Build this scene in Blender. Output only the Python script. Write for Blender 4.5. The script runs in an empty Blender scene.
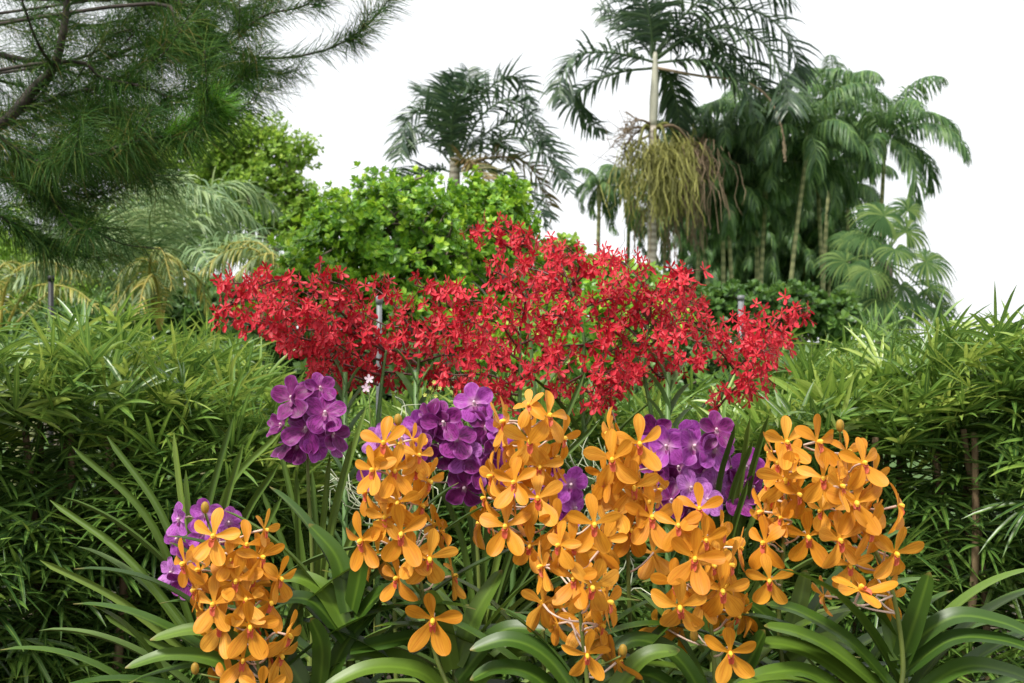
import bpy, math, random
import numpy as np
from mathutils import Matrix, Vector

random.seed(7)
rng = np.random.default_rng(11)
R = math.radians
PI = math.pi
scene = bpy.context.scene
COL = scene.collection

# ------------------------------------------------------------------ camera
F = 1100.0
CZ = 1.30
cam_d = bpy.data.cameras.new("camera")
cam = bpy.data.objects.new("camera", cam_d)
COL.objects.link(cam)
cam.location = (0, 0, CZ)
cam.rotation_euler = (R(90), 0, 0)
cam_d.sensor_width = 36
cam_d.lens = 36 * F / 1024
cam_d.clip_start = 0.05
cam_d.clip_end = 2000
cam_d.dof.use_dof = True
cam_d.dof.focus_distance = 1.75
cam_d.dof.aperture_fstop = 11
scene.camera = cam

# ------------------------------------------------------------------ world, sun, exposure
SUN_EL, SUN_AZ = R(58), R(222)          # azimuth clockwise from +Y
world = bpy.data.worlds.new("World")
scene.world = world
world.use_nodes = True
wn = world.node_tree
wn.nodes.clear()
w_out = wn.nodes.new("ShaderNodeOutputWorld")
w_bg = wn.nodes.new("ShaderNodeBackground")
w_sky = wn.nodes.new("ShaderNodeTexSky")
w_sky.sky_type = 'NISHITA'
w_sky.sun_disc = False
w_sky.sun_elevation = SUN_EL
w_sky.sun_rotation = SUN_AZ
w_sky.dust_density = 4.0
w_mix = wn.nodes.new("ShaderNodeMix")
w_mix.data_type = 'RGBA'
w_mix.inputs[0].default_value = 0.90     # the overcast layer in front of the blue
w_noise = wn.nodes.new("ShaderNodeTexNoise")
w_noise.inputs["Scale"].default_value = 1.6
w_noise.inputs["Detail"].default_value = 3
w_ramp = wn.nodes.new("ShaderNodeMix")
w_ramp.data_type = 'RGBA'
w_ramp.inputs[6].default_value = (6.2, 6.5, 6.9, 1)
w_ramp.inputs[7].default_value = (11.0, 11.0, 11.0, 1)
w_tc = wn.nodes.new("ShaderNodeTexCoord")
wn.links.new(w_tc.outputs["Generated"], w_noise.inputs["Vector"])
wn.links.new(w_noise.outputs["Fac"], w_ramp.inputs[0])
wn.links.new(w_sky.outputs[0], w_mix.inputs[6])
wn.links.new(w_ramp.outputs[2], w_mix.inputs[7])
wn.links.new(w_mix.outputs[2], w_bg.inputs[0])
wn.links.new(w_bg.outputs[0], w_out.inputs[0])
w_bg.inputs[1].default_value = 0.085

sun_d = bpy.data.lights.new("sun", 'SUN')
sun_d.energy = 3.3
sun_d.angle = R(11)
sun_d.color = (1.0, 0.96, 0.88)
sun = bpy.data.objects.new("sun", sun_d)
COL.objects.link(sun)
sd = Vector((math.sin(SUN_AZ) * math.cos(SUN_EL), math.cos(SUN_AZ) * math.cos(SUN_EL), math.sin(SUN_EL)))
sun.rotation_euler = sd.to_track_quat('Z', 'Y').to_euler()
sun.location = (0, -5, 12)

scene.view_settings.view_transform = 'Standard'
scene.view_settings.look = 'None'
scene.view_settings.gamma = 1
scene.view_settings.exposure = 0.82
scene.cycles.max_bounces = 7
scene.cycles.diffuse_bounces = 4
scene.cycles.transmission_bounces = 4
scene.cycles.use_denoising = True


# ------------------------------------------------------------------ helpers
def P(px, py, Y):
    """a point of the place at distance Y in front of the camera"""
    return np.array([(px - 512.0) / F * Y, Y, CZ - (py - 341.5) / F * Y])


def nrm(v):
    v = np.asarray(v, float)
    return v / np.maximum(np.linalg.norm(v, axis=-1, keepdims=True), 1e-9)


def smooth(pts, n):
    """Catmull-Rom through pts, n samples"""
    p = np.asarray(pts, float)
    p = np.vstack([2 * p[0] - p[1], p, 2 * p[-1] - p[-2]])
    m = len(p) - 3
    t = np.linspace(0, m - 1e-6, n)
    i = t.astype(int)
    f = (t - i)[:, None]
    a, b, c, d = p[i], p[i + 1], p[i + 2], p[i + 3]
    return 0.5 * (2 * b + (c - a) * f + (2 * a - 5 * b + 4 * c - d) * f ** 2 + (3 * b - 3 * c + d - a) * f ** 3)


class Mesh:
    """collects quads with a per-vertex (random, along, across) attribute"""
    def __init__(s):
        s.v, s.f, s.a, s.n = [], [], [], 0

    def add(s, v, f, a):
        s.v.append(v.reshape(-1, 3)); s.f.append(f.reshape(-1, 4) + s.n); s.a.append(a.reshape(-1, 3))
        s.n += v.reshape(-1, 3).shape[0]

    def grids(s, V, rnd=None):
        """V (N, K, C, 3): N sheets of K rows x C columns"""
        N, K, C, _ = V.shape
        if rnd is None:
            rnd = rng.random(N)
        idx = np.arange(N * K * C).reshape(N, K, C)
        f = np.stack([idx[:, :-1, :-1], idx[:, 1:, :-1], idx[:, 1:, 1:], idx[:, :-1, 1:]], -1)
        a = np.empty((N, K, C, 3))
        a[..., 0] = rnd[:, None, None]
        a[..., 1] = np.linspace(0, 1, K)[None, :, None]
        a[..., 2] = np.linspace(-1, 1, C)[None, None, :]
        s.add(V, f, a)

    def ribbons(s, Pt, S, Fo=None, rnd=None):
        """centre line Pt (N,K,3), half-width vectors S (N,K,3), optional fold offset of the centre Fo"""
        if Fo is None:
            V = np.stack([Pt - S, Pt + S], 2)
        else:
            V = np.stack([Pt - S, Pt + Fo, Pt + S], 2)
        s.grids(V, rnd)

    def tube(s, pts, rad, sides=6, rnd=0.5, cap=True):
        p = np.asarray(pts, float)
        K = len(p)
        r = np.broadcast_to(np.asarray(rad, float), (K,)) if np.ndim(rad) == 0 else np.interp(np.linspace(0, 1, K), np.linspace(0, 1, len(rad)), rad)
        t = nrm(np.gradient(p, axis=0))
        ref = np.array([0.13, 0.97, 0.2]) if abs(t[0][1]) < 0.9 else np.array([1.0, 0, 0])
        a = nrm(np.cross(t, ref)); b = np.cross(t, a)
        th = np.linspace(0, 2 * PI, sides + 1)[:sides]
        V = p[:, None] + r[:, None, None] * (np.cos(th)[None, :, None] * a[:, None] + np.sin(th)[None, :, None] * b[:, None])
        if cap:
            V = np.concatenate([np.repeat(p[None, :1], sides, 1).reshape(1, sides, 3), V, np.repeat(p[None, -1:], sides, 1).reshape(1, sides, 3)], 0)
            K += 2
        idx = np.arange(K * sides).reshape(K, sides)
        nx = np.roll(idx, -1, 1)
        f = np.stack([idx[:-1], nx[:-1], nx[1:], idx[1:]], -1)
        at = np.zeros((K, sides, 3)); at[..., 0] = rnd; at[..., 1] = np.linspace(0, 1, K)[:, None]
        s.add(V, f, at)

    def data(s, name, mat):
        me = bpy.data.meshes.new(name)
        v = np.concatenate(s.v); f = np.concatenate(s.f); a = np.concatenate(s.a)
        me.vertices.add(len(v)); me.vertices.foreach_set("co", v.astype(np.float32).ravel())
        me.loops.add(f.size); me.loops.foreach_set("vertex_index", f.astype(np.int32).ravel())
        me.polygons.add(len(f))
        me.polygons.foreach_set("loop_start", np.arange(0, f.size, 4, dtype=np.int32))
        me.polygons.foreach_set("use_smooth", np.ones(len(f), bool))
        at = me.attributes.new("leaf", 'FLOAT_VECTOR', 'POINT')
        at.data.foreach_set("vector", a.astype(np.float32).ravel())
        me.update(calc_edges=True)
        me.validate()
        if mat:
            me.materials.append(mat)
        return me


WORLD = {}


def link(name, me, parent=None, world=None):
    o = bpy.data.objects.new(name, me)
    COL.objects.link(o)
    W = Matrix.Identity(4) if world is None else world
    WORLD[o.name] = W
    if parent is not None:
        o.parent = parent
        o.matrix_local = WORLD[parent.name].inverted() @ W
    else:
        o.matrix_local = W
    return o


def part(name, m, mat, parent, world=None, kind=None):
    o = link(name, m.data(name, mat) if isinstance(m, Mesh) else m, parent, world)
    if kind:
        o['kind'] = kind
    return o


def tag(o, label, cat, group=None, kind=None):
    o['label'] = label; o['category'] = cat
    if group: o['group'] = group
    if kind: o['kind'] = kind
    return o


def thing(name, loc, label, cat, group=None):
    o = link(name, None, None, Matrix.Translation(Vector([float(c) for c in loc])))
    o.empty_display_size = 0.1
    return tag(o, label, cat, group)


# ------------------------------------------------------------------ materials
def mat_new(name):
    m = bpy.data.materials.new(name)
    m.use_nodes = True
    nt = m.node_tree
    nt.nodes.clear()
    return m, nt, nt.nodes.new("ShaderNodeOutputMaterial")


def node(nt, t, **kw):
    n = nt.nodes.new(t)
    for k, v in kw.items():
        setattr(n, k, v)
    return n


def ramp(nt, fac, stops):
    r = node(nt, "ShaderNodeValToRGB")
    e = r.color_ramp.elements
    while len(e) < len(stops): e.new(0.5)
    for i, (p, c) in enumerate(stops):
        e[i].position = p; e[i].color = (*c, 1)
    nt.links.new(fac, r.inputs[0])
    return r.outputs[0]


def leaf_mat(name, stops, rough=0.45, trans=0.25, spec=0.5, vein=0.0, noise=35.0, tip=None, tcol=None, obj_rand=False, spot=None, sheen=0):
    """leaf colour by the leaf's own random number, with blotches, a midrib and an optional tip colour"""
    m, nt, out = mat_new(name)
    L = nt.links.new
    at = node(nt, "ShaderNodeAttribute", attribute_name="leaf")
    sp = node(nt, "ShaderNodeSeparateXYZ")
    L(at.outputs["Vector"], sp.inputs[0])
    nz = node(nt, "ShaderNodeTexNoise"); nz.inputs["Scale"].default_value = noise; nz.inputs["Detail"].default_value = 3
    tc = node(nt, "ShaderNodeTexCoord"); L(tc.outputs["Object"], nz.inputs["Vector"])
    ma = node(nt, "ShaderNodeMath", operation='MULTIPLY_ADD'); L(nz.outputs["Fac"], ma.inputs[0]); ma.inputs[1].default_value = 0.5
    src = sp.outputs[0]
    if obj_rand:
        oi = node(nt, "ShaderNodeObjectInfo")
        ad = node(nt, "ShaderNodeMath", operation='ADD'); L(src, ad.inputs[0]); L(oi.outputs["Random"], ad.inputs[1])
        fr = node(nt, "ShaderNodeMath", operation='FRACT'); L(ad.outputs[0], fr.inputs[0]); src = fr.outputs[0]
    sb = node(nt, "ShaderNodeMath", operation='SUBTRACT'); L(src, sb.inputs[0]); sb.inputs[1].default_value = 0.25
    L(sb.outputs[0], ma.inputs[2])
    col = ramp(nt, ma.outputs[0], stops)
    if vein:
        ab = node(nt, "ShaderNodeMath", operation='ABSOLUTE'); L(sp.outputs[2], ab.inputs[0])
        mr = node(nt, "ShaderNodeMapRange"); L(ab.outputs[0], mr.inputs[0]); mr.inputs[1].default_value = 0.0; mr.inputs[2].default_value = 0.22
        mr.inputs[3].default_value = vein; mr.inputs[4].default_value = 0
        mx = node(nt, "ShaderNodeMix", data_type='RGBA'); L(mr.outputs[0], mx.inputs[0]); L(col, mx.inputs[6])
        mx.inputs[7].default_value = tuple(min(1, c * 1.9) for c in stops[-1][1]) + (1,)
        col = mx.outputs[2]
    if tip:
        mr = node(nt, "ShaderNodeMapRange"); L(sp.outputs[1], mr.inputs[0]); mr.inputs[1].default_value = tip[1]; mr.inputs[2].default_value = 1.0
        mr.inputs[4].default_value = tip[2]
        mx = node(nt, "ShaderNodeMix", data_type='RGBA'); L(mr.outputs[0], mx.inputs[0]); L(col, mx.inputs[6]); mx.inputs[7].default_value = (*tip[0], 1)
        col = mx.outputs[2]
    if spot:
        n2 = node(nt, "ShaderNodeTexNoise"); n2.inputs["Scale"].default_value = spot[1]; n2.inputs["Detail"].default_value = 4; L(tc.outputs["Object"], n2.inputs["Vector"])
        mr = node(nt, "ShaderNodeMapRange"); L(n2.outputs["Fac"], mr.inputs[0]); mr.inputs[1].default_value = spot[2]; mr.inputs[2].default_value = spot[2] + 0.06
        mr.inputs[4].default_value = 0.7
        mx = node(nt, "ShaderNodeMix", data_type='RGBA'); L(mr.outputs[0], mx.inputs[0]); L(col, mx.inputs[6]); mx.inputs[7].default_value = (*spot[0], 1)
        col = mx.outputs[2]
    pb = node(nt, "ShaderNodeBsdfPrincipled")
    L(col, pb.inputs["Base Color"]); pb.inputs["Roughness"].default_value = rough
    pb.inputs["Specular IOR Level"].default_value = spec
    bp = node(nt, "ShaderNodeBump"); bp.inputs["Strength"].default_value = 0.25; bp.inputs["Distance"].default_value = 0.002
    L(nz.outputs["Fac"], bp.inputs["Height"]); L(bp.outputs[0], pb.inputs["Normal"])
    if trans > 0:
        tr = node(nt, "ShaderNodeBsdfTranslucent")
        if tcol is None:
            hs = node(nt, "ShaderNodeHueSaturation"); hs.inputs["Value"].default_value = 1.5; hs.inputs["Hue"].default_value = 0.485; L(col, hs.inputs["Color"])
            L(hs.outputs[0], tr.inputs[0])
        else:
            tr.inputs[0].default_value = (*tcol, 1)
        ms = node(nt, "ShaderNodeMixShader"); ms.inputs[0].default_value = trans
        L(pb.outputs[0], ms.inputs[1]); L(tr.outputs[0], ms.inputs[2]); L(ms.outputs[0], out.inputs[0])
    else:
        L(pb.outputs[0], out.inputs[0])
    return m


def petal_mat(name, stops, vein_col, vein_amt, base_col=None, base_end=0.3, edge_col=None, rough=0.5, trans=0.32, vscale=9.0, tess=False):
    m, nt, out = mat_new(name)
    L = nt.links.new
    at = node(nt, "ShaderNodeAttribute", attribute_name="leaf")
    sp = node(nt, "ShaderNodeSeparateXYZ"); L(at.outputs["Vector"], sp.inputs[0])
    oi = node(nt, "ShaderNodeObjectInfo")
    nz = node(nt, "ShaderNodeTexNoise"); nz.inputs["Scale"].default_value = 60; nz.inputs["Detail"].default_value = 3
    tc = node(nt, "ShaderNodeTexCoord"); L(tc.outputs["Object"], nz.inputs["Vector"])
    m1 = node(nt, "ShaderNodeMath", operation='MULTIPLY_ADD'); L(nz.outputs["Fac"], m1.inputs[0]); m1.inputs[1].default_value = 0.45; L(oi.outputs["Random"], m1.inputs[2])
    m2 = node(nt, "ShaderNodeMath", operation='MULTIPLY_ADD'); L(sp.outputs[0], m2.inputs[0]); m2.inputs[1].default_value = 0.3; L(m1.outputs[0], m2.inputs[2])
    m3 = node(nt, "ShaderNodeMath", operation='MULTIPLY'); L(m2.outputs[0], m3.inputs[0]); m3.inputs[1].default_value = 0.57
    col = ramp(nt, m3.outputs[0], stops)
    # veins run along the petal: stripes across u, wobbled
    cb = node(nt, "ShaderNodeCombineXYZ"); L(sp.outputs[2], cb.inputs[0]); L(sp.outputs[1], cb.inputs[1]); L(sp.outputs[0], cb.inputs[2])
    mp = node(nt, "ShaderNodeMapping"); L(cb.outputs[0], mp.inputs[0])
    mp.inputs["Scale"].default_value = (vscale, 6.0 if tess else 1.3, 30)
    vn = node(nt, "ShaderNodeTexNoise"); vn.inputs["Scale"].default_value = 1.0; vn.inputs["Detail"].default_value = 2; L(mp.outputs[0], vn.inputs["Vector"])
    mr = node(nt, "ShaderNodeMapRange"); L(vn.outputs["Fac"], mr.inputs[0]); mr.inputs[1].default_value = 0.42; mr.inputs[2].default_value = 0.68; mr.inputs[4].default_value = vein_amt
    mx = node(nt, "ShaderNodeMix", data_type='RGBA'); L(mr.outputs[0], mx.inputs[0]); L(col, mx.inputs[6]); mx.inputs[7].default_value = (*vein_col, 1)
    col = mx.outputs[2]
    if base_col:
        mr = node(nt, "ShaderNodeMapRange"); L(sp.outputs[1], mr.inputs[0]); mr.inputs[1].default_value = 0.0; mr.inputs[2].default_value = base_end
        mr.inputs[3].default_value = 0.9; mr.inputs[4].default_value = 0
        mx = node(nt, "ShaderNodeMix", data_type='RGBA'); L(mr.outputs[0], mx.inputs[0]); L(col, mx.inputs[6]); mx.inputs[7].default_value = (*base_col, 1)
        col = mx.outputs[2]
    if edge_col:
        ab = node(nt, "ShaderNodeMath", operation='ABSOLUTE'); L(sp.outputs[2], ab.inputs[0])
        mxx = node(nt, "ShaderNodeMath", operation='MAXIMUM'); L(ab.outputs[0], mxx.inputs[0]); L(sp.outputs[1], mxx.inputs[1])
        mr = node(nt, "ShaderNodeMapRange"); L(mxx.outputs[0], mr.inputs[0]); mr.inputs[1].default_value = 0.75; mr.inputs[2].default_value = 1.0; mr.inputs[4].default_value = 0.6
        mx = node(nt, "ShaderNodeMix", data_type='RGBA'); L(mr.outputs[0], mx.inputs[0]); L(col, mx.inputs[6]); mx.inputs[7].default_value = (*edge_col, 1)
        col = mx.outputs[2]
    pb = node(nt, "ShaderNodeBsdfPrincipled"); L(col, pb.inputs["Base Color"]); pb.inputs["Roughness"].default_value = rough
    pb.inputs["Specular IOR Level"].default_value = 0.35
    pb.inputs["Sheen Weight"].default_value = 0.08
    bp = node(nt, "ShaderNodeBump"); bp.inputs["Strength"].default_value = 0.3; bp.inputs["Distance"].default_value = 0.0015
    L(vn.outputs["Fac"], bp.inputs["Height"]); L(bp.outputs[0], pb.inputs["Normal"])
    tr = node(nt, "ShaderNodeBsdfTranslucent"); L(col, tr.inputs[0])
    ms = node(nt, "ShaderNodeMixShader"); ms.inputs[0].default_value = trans
    L(pb.outputs[0], ms.inputs[1]); L(tr.outputs[0], ms.inputs[2]); L(ms.outputs[0], out.inputs[0])
    return m


def bark_mat(name, c1, c2, scale=(30, 30, 6), rough=0.85, ring=0):
    m, nt, out = mat_new(name)
    L = nt.links.new
    tc = node(nt, "ShaderNodeTexCoord"); mp = node(nt, "ShaderNodeMapping"); L(tc.outputs["Object"], mp.inputs[0]); mp.inputs["Scale"].default_value = scale
    nz = node(nt, "ShaderNodeTexNoise"); nz.inputs["Scale"].default_value = 1; nz.inputs["Detail"].default_value = 5; L(mp.outputs[0], nz.inputs["Vector"])
    h = nz.outputs["Fac"]
    if ring:
        wv = node(nt, "ShaderNodeTexWave", bands_direction='Z'); wv.inputs["Scale"].default_value = ring; wv.inputs["Distortion"].default_value = 1.5; wv.inputs["Detail"].default_value = 2
        L(tc.outputs["Object"], wv.inputs["Vector"])
        mm = node(nt, "ShaderNodeMath", operation='MULTIPLY_ADD'); L(wv.outputs["Fac"], mm.inputs[0]); mm.inputs[1].default_value = 0.35
        m5 = node(nt, "ShaderNodeMath", operation='MULTIPLY'); L(nz.outputs["Fac"], m5.inputs[0]); m5.inputs[1].default_value = 0.7
        L(m5.outputs[0], mm.inputs[2]); h = mm.outputs[0]
    col = ramp(nt, h, [(0.3, c1), (0.7, c2)])
    pb = node(nt, "ShaderNodeBsdfPrincipled"); L(col, pb.inputs["Base Color"]); pb.inputs["Roughness"].default_value = rough
    bp = node(nt, "ShaderNodeBump"); bp.inputs["Strength"].default_value = 0.6; bp.inputs["Distance"].default_value = 0.01; L(h, bp.inputs["Height"]); L(bp.outputs[0], pb.inputs["Normal"])
    L(pb.outputs[0], out.inputs[0])
    return m


M = {}
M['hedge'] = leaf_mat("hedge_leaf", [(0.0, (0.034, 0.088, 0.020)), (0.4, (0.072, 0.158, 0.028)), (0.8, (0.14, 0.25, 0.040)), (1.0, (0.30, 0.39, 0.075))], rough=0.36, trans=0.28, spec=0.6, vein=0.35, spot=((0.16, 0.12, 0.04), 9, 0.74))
M['hedge_young'] = leaf_mat("young_hedge_leaf", [(0.0, (0.10, 0.20, 0.03)), (0.6, (0.20, 0.33, 0.05)), (1.0, (0.32, 0.42, 0.08))], rough=0.45, trans=0.4, vein=0.2)
M['cane'] = bark_mat("cane_bark", (0.10, 0.06, 0.03), (0.24, 0.17, 0.09), (40, 40, 12))
M['strap'] = leaf_mat("orchid_leaf", [(0.0, (0.024, 0.060, 0.006)), (0.5, (0.046, 0.100, 0.010)), (1.0, (0.10, 0.17, 0.018))], rough=0.40, trans=0.15, spec=0.35, vein=0.3, tip=((0.20, 0.14, 0.04), 0.95, 0.8), noise=14, spot=((0.05, 0.05, 0.02), 60, 0.71))
M['terete'] = leaf_mat("vanda_leaf", [(0.0, (0.045, 0.085, 0.012)), (0.6, (0.075, 0.13, 0.018)), (1.0, (0.13, 0.19, 0.03))], rough=0.5, trans=0.05, spec=0.3, noise=20, spot=((0.05, 0.05, 0.02), 80, 0.70))
M['vstem'] = leaf_mat("renanthera_leaf", [(0.0, (0.07, 0.14, 0.035)), (0.6, (0.10, 0.19, 0.05)), (1.0, (0.17, 0.25, 0.10))], rough=0.5, trans=0.1, noise=25)
M['spike'] = leaf_mat("flower_stalk", [(0.0, (0.09, 0.13, 0.02)), (1.0, (0.16, 0.20, 0.04))], rough=0.5, trans=0.0, noise=60)
M['pedicel'] = leaf_mat("pedicel", [(0.0, (0.52, 0.33, 0.26)), (1.0, (0.72, 0.58, 0.46))], rough=0.5, trans=0.1, noise=80)
M['red_stem'] = leaf_mat("dark_red_stem", [(0.0, (0.05, 0.012, 0.010)), (1.0, (0.13, 0.03, 0.018))], rough=0.5, trans=0.0, noise=60)
M['orange'] = petal_mat("orange_petal", [(0.0, (0.54, 0.200, 0.007)), (0.5, (0.70, 0.305, 0.016)), (1.0, (0.80, 0.43, 0.055))], (0.50, 0.14, 0.005), 0.6, base_col=(0.80, 0.40, 0.03), base_end=0.2)
M['bud'] = petal_mat("green_orange_bud", [(0.0, (0.40, 0.24, 0.03)), (1.0, (0.55, 0.30, 0.03))], (0.2, 0.2, 0.03), 0.7)
M['lip'] = petal_mat("orchid_lip", [(0.0, (0.62, 0.10, 0.05)), (1.0, (0.75, 0.22, 0.12))], (0.5, 0.03, 0.03), 0.7, base_col=(0.9, 0.6, 0.05), base_end=0.35)
M['yellow'] = petal_mat("yellow_column", [(0.0, (0.92, 0.58, 0.03)), (1.0, (0.95, 0.72, 0.10))], (0.85, 0.4, 0.03), 0.3)
M['purple'] = petal_mat("purple_petal", [(0.0, (0.10, 0.003, 0.07)), (0.5, (0.19, 0.010, 0.14)), (1.0, (0.36, 0.035, 0.32))], (0.06, 0.002, 0.04), 0.8, base_col=(0.36, 0.08, 0.22), base_end=0.16, edge_col=(0.38, 0.09, 0.40), vscale=7, tess=True, trans=0.3)
M['mauve'] = petal_mat("mauve_petal", [(0.0, (0.32, 0.035, 0.30)), (0.5, (0.46, 0.09, 0.50)), (1.0, (0.62, 0.27, 0.68))], (0.18, 0.012, 0.17), 0.65, base_col=(0.6, 0.35, 0.5), base_end=0.25, edge_col=(0.44, 0.16, 0.48), vscale=7, tess=True, trans=0.35)
M['purple_lip'] = petal_mat("purple_lip", [(0.0, (0.16, 0.01, 0.12)), (1.0, (0.3, 0.03, 0.22))], (0.08, 0.0, 0.05), 0.5, base_col=(0.75, 0.55, 0.6), base_end=0.4)
M['white_column'] = petal_mat("pale_column", [(0.0, (0.75, 0.55, 0.6)), (1.0, (0.85, 0.72, 0.75))], (0.6, 0.2, 0.45), 0.3)
M['red'] = petal_mat("red_petal", [(0.0, (0.38, 0.004, 0.014)), (0.5, (0.62, 0.012, 0.030)), (1.0, (0.82, 0.055, 0.085))], (0.28, 0.0, 0.012), 0.6, base_col=(0.60, 0.06, 0.03), base_end=0.2, trans=0.3, rough=0.42)
M['shrub'] = leaf_mat("shrub_leaf", [(0.0, (0.04, 0.13, 0.014)), (0.45, (0.10, 0.26, 0.020)), (0.75, (0.25, 0.45, 0.03)), (1.0, (0.42, 0.56, 0.06))], rough=0.42, trans=0.28, vein=0.25)
M['under'] = leaf_mat("undergrowth_leaf", [(0.0, (0.03, 0.075, 0.02)), (0.6, (0.06, 0.14, 0.025)), (1.0, (0.14, 0.25, 0.04))], rough=0.45, trans=0.25, vein=0.2)
M['clump_tree'] = leaf_mat("dense_tree_leaf", [(0.0, (0.03, 0.07, 0.025)), (0.6, (0.055, 0.12, 0.035)), (1.0, (0.12, 0.2, 0.06))], rough=0.55, trans=0.2, spec=0.2)
M['tree'] = leaf_mat("tree_leaf", [(0.0, (0.09, 0.18, 0.025)), (0.5, (0.19, 0.34, 0.04)), (1.0, (0.38, 0.52, 0.08))], rough=0.5, trans=0.35, noise=4)
M['palm'] = leaf_mat("palm_leaf", [(0.0, (0.025, 0.055, 0.030)), (0.5, (0.045, 0.090, 0.045)), (1.0, (0.09, 0.15, 0.06))], rough=0.38, trans=0.18, spec=0.6, noise=3)
M['palm_dry'] = leaf_mat("yellowing_palm_leaf", [(0.0, (0.09, 0.11, 0.03)), (0.5, (0.20, 0.17, 0.05)), (1.0, (0.20, 0.12, 0.05))], rough=0.5, trans=0.2, noise=3)
M['clump'] = leaf_mat("clump_palm_leaf", [(0.0, (0.04, 0.10, 0.035)), (0.5, (0.075, 0.16, 0.052)), (1.0, (0.18, 0.30, 0.085))], rough=0.42, trans=0.3, spec=0.4, noise=2)
M['fan'] = leaf_mat("fan_palm_leaf", [(0.0, (0.025, 0.065, 0.018)), (0.5, (0.048, 0.10, 0.028)), (1.0, (0.13, 0.19, 0.05))], rough=0.6, spec=0.12, trans=0.2, noise=3)
M['pale'] = leaf_mat("grey_green_palm_leaf", [(0.0, (0.10, 0.18, 0.075)), (0.5, (0.18, 0.28, 0.12)), (1.0, (0.34, 0.43, 0.20))], rough=0.45, spec=0.4, trans=0.25, noise=3)
M['gold'] = leaf_mat("yellow_palm_leaf", [(0.0, (0.07, 0.13, 0.03)), (0.6, (0.17, 0.23, 0.05)), (0.88, (0.36, 0.34, 0.07)), (1.0, (0.5, 0.42, 0.09))], rough=0.5, trans=0.3, noise=3)
M['needle'] = leaf_mat("pine_needle", [(0.0, (0.014, 0.05, 0.009)), (0.55, (0.032, 0.09, 0.014)), (0.88, (0.08, 0.15, 0.022)), (1.0, (0.17, 0.14, 0.04))], rough=0.6, spec=0.12, trans=0.15, noise=3)
M['needle_young'] = leaf_mat("young_pine_needle", [(0.0, (0.07, 0.22, 0.02)), (1.0, (0.17, 0.42, 0.03))], rough=0.5, trans=0.3, noise=3)
M['pine_bark'] = bark_mat("pine_bark", (0.018, 0.013, 0.010), (0.05, 0.038, 0.028), (25, 25, 25))
M['bark'] = bark_mat("tree_bark", (0.10, 0.08, 0.06), (0.24, 0.20, 0.15), (8, 8, 3))
M['palm_trunk'] = bark_mat("palm_trunk", (0.20, 0.17, 0.13), (0.44, 0.40, 0.33), (6, 6, 20), ring=2.2)
M['palm_trunk_green'] = bark_mat("green_palm_trunk", (0.13, 0.15, 0.06), (0.30, 0.30, 0.14), (4, 4, 14), ring=1.6)
M['crownshaft'] = bark_mat("crownshaft", (0.36, 0.36, 0.28), (0.52, 0.50, 0.40), (5, 5, 2), rough=0.55)
M['fruit'] = leaf_mat("palm_fruit_strand", [(0.0, (0.11, 0.115, 0.02)), (0.6, (0.24, 0.24, 0.05)), (1.0, (0.38, 0.37, 0.10))], rough=0.6, trans=0.1, noise=5)
M['dead'] = leaf_mat("dead_palm_fibre", [(0.0, (0.12, 0.08, 0.045)), (1.0, (0.32, 0.24, 0.15))], rough=0.8, trans=0.1, noise=5)
M['root'] = leaf_mat("aerial_root", [(0.0, (0.22, 0.26, 0.14)), (1.0, (0.52, 0.55, 0.40))], rough=0.6, trans=0.0, noise=30)


def metal_mat(name, c, rough, metallic):
    m, nt, out = mat_new(name)
    nz = node(nt, "ShaderNodeTexNoise"); nz.inputs["Scale"].default_value = 40; nz.inputs["Detail"].default_value = 5
    tc = node(nt, "ShaderNodeTexCoord"); nt.links.new(tc.outputs["Object"], nz.inputs["Vector"])
    col = ramp(nt, nz.outputs["Fac"], [(0.35, tuple(x * 0.7 for x in c)), (0.7, c)])
    pb = node(nt, "ShaderNodeBsdfPrincipled"); nt.links.new(col, pb.inputs["Base Color"])
    pb.inputs["Roughness"].default_value = rough; pb.inputs["Metallic"].default_value = metallic
    nt.links.new(pb.outputs[0], out.inputs[0])
    return m


M['zinc'] = metal_mat("galvanised_steel", (0.20, 0.21, 0.22), 0.6, 0.2)
M['black'] = metal_mat("black_paint", (0.02, 0.02, 0.022), 0.5, 0.0)


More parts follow.
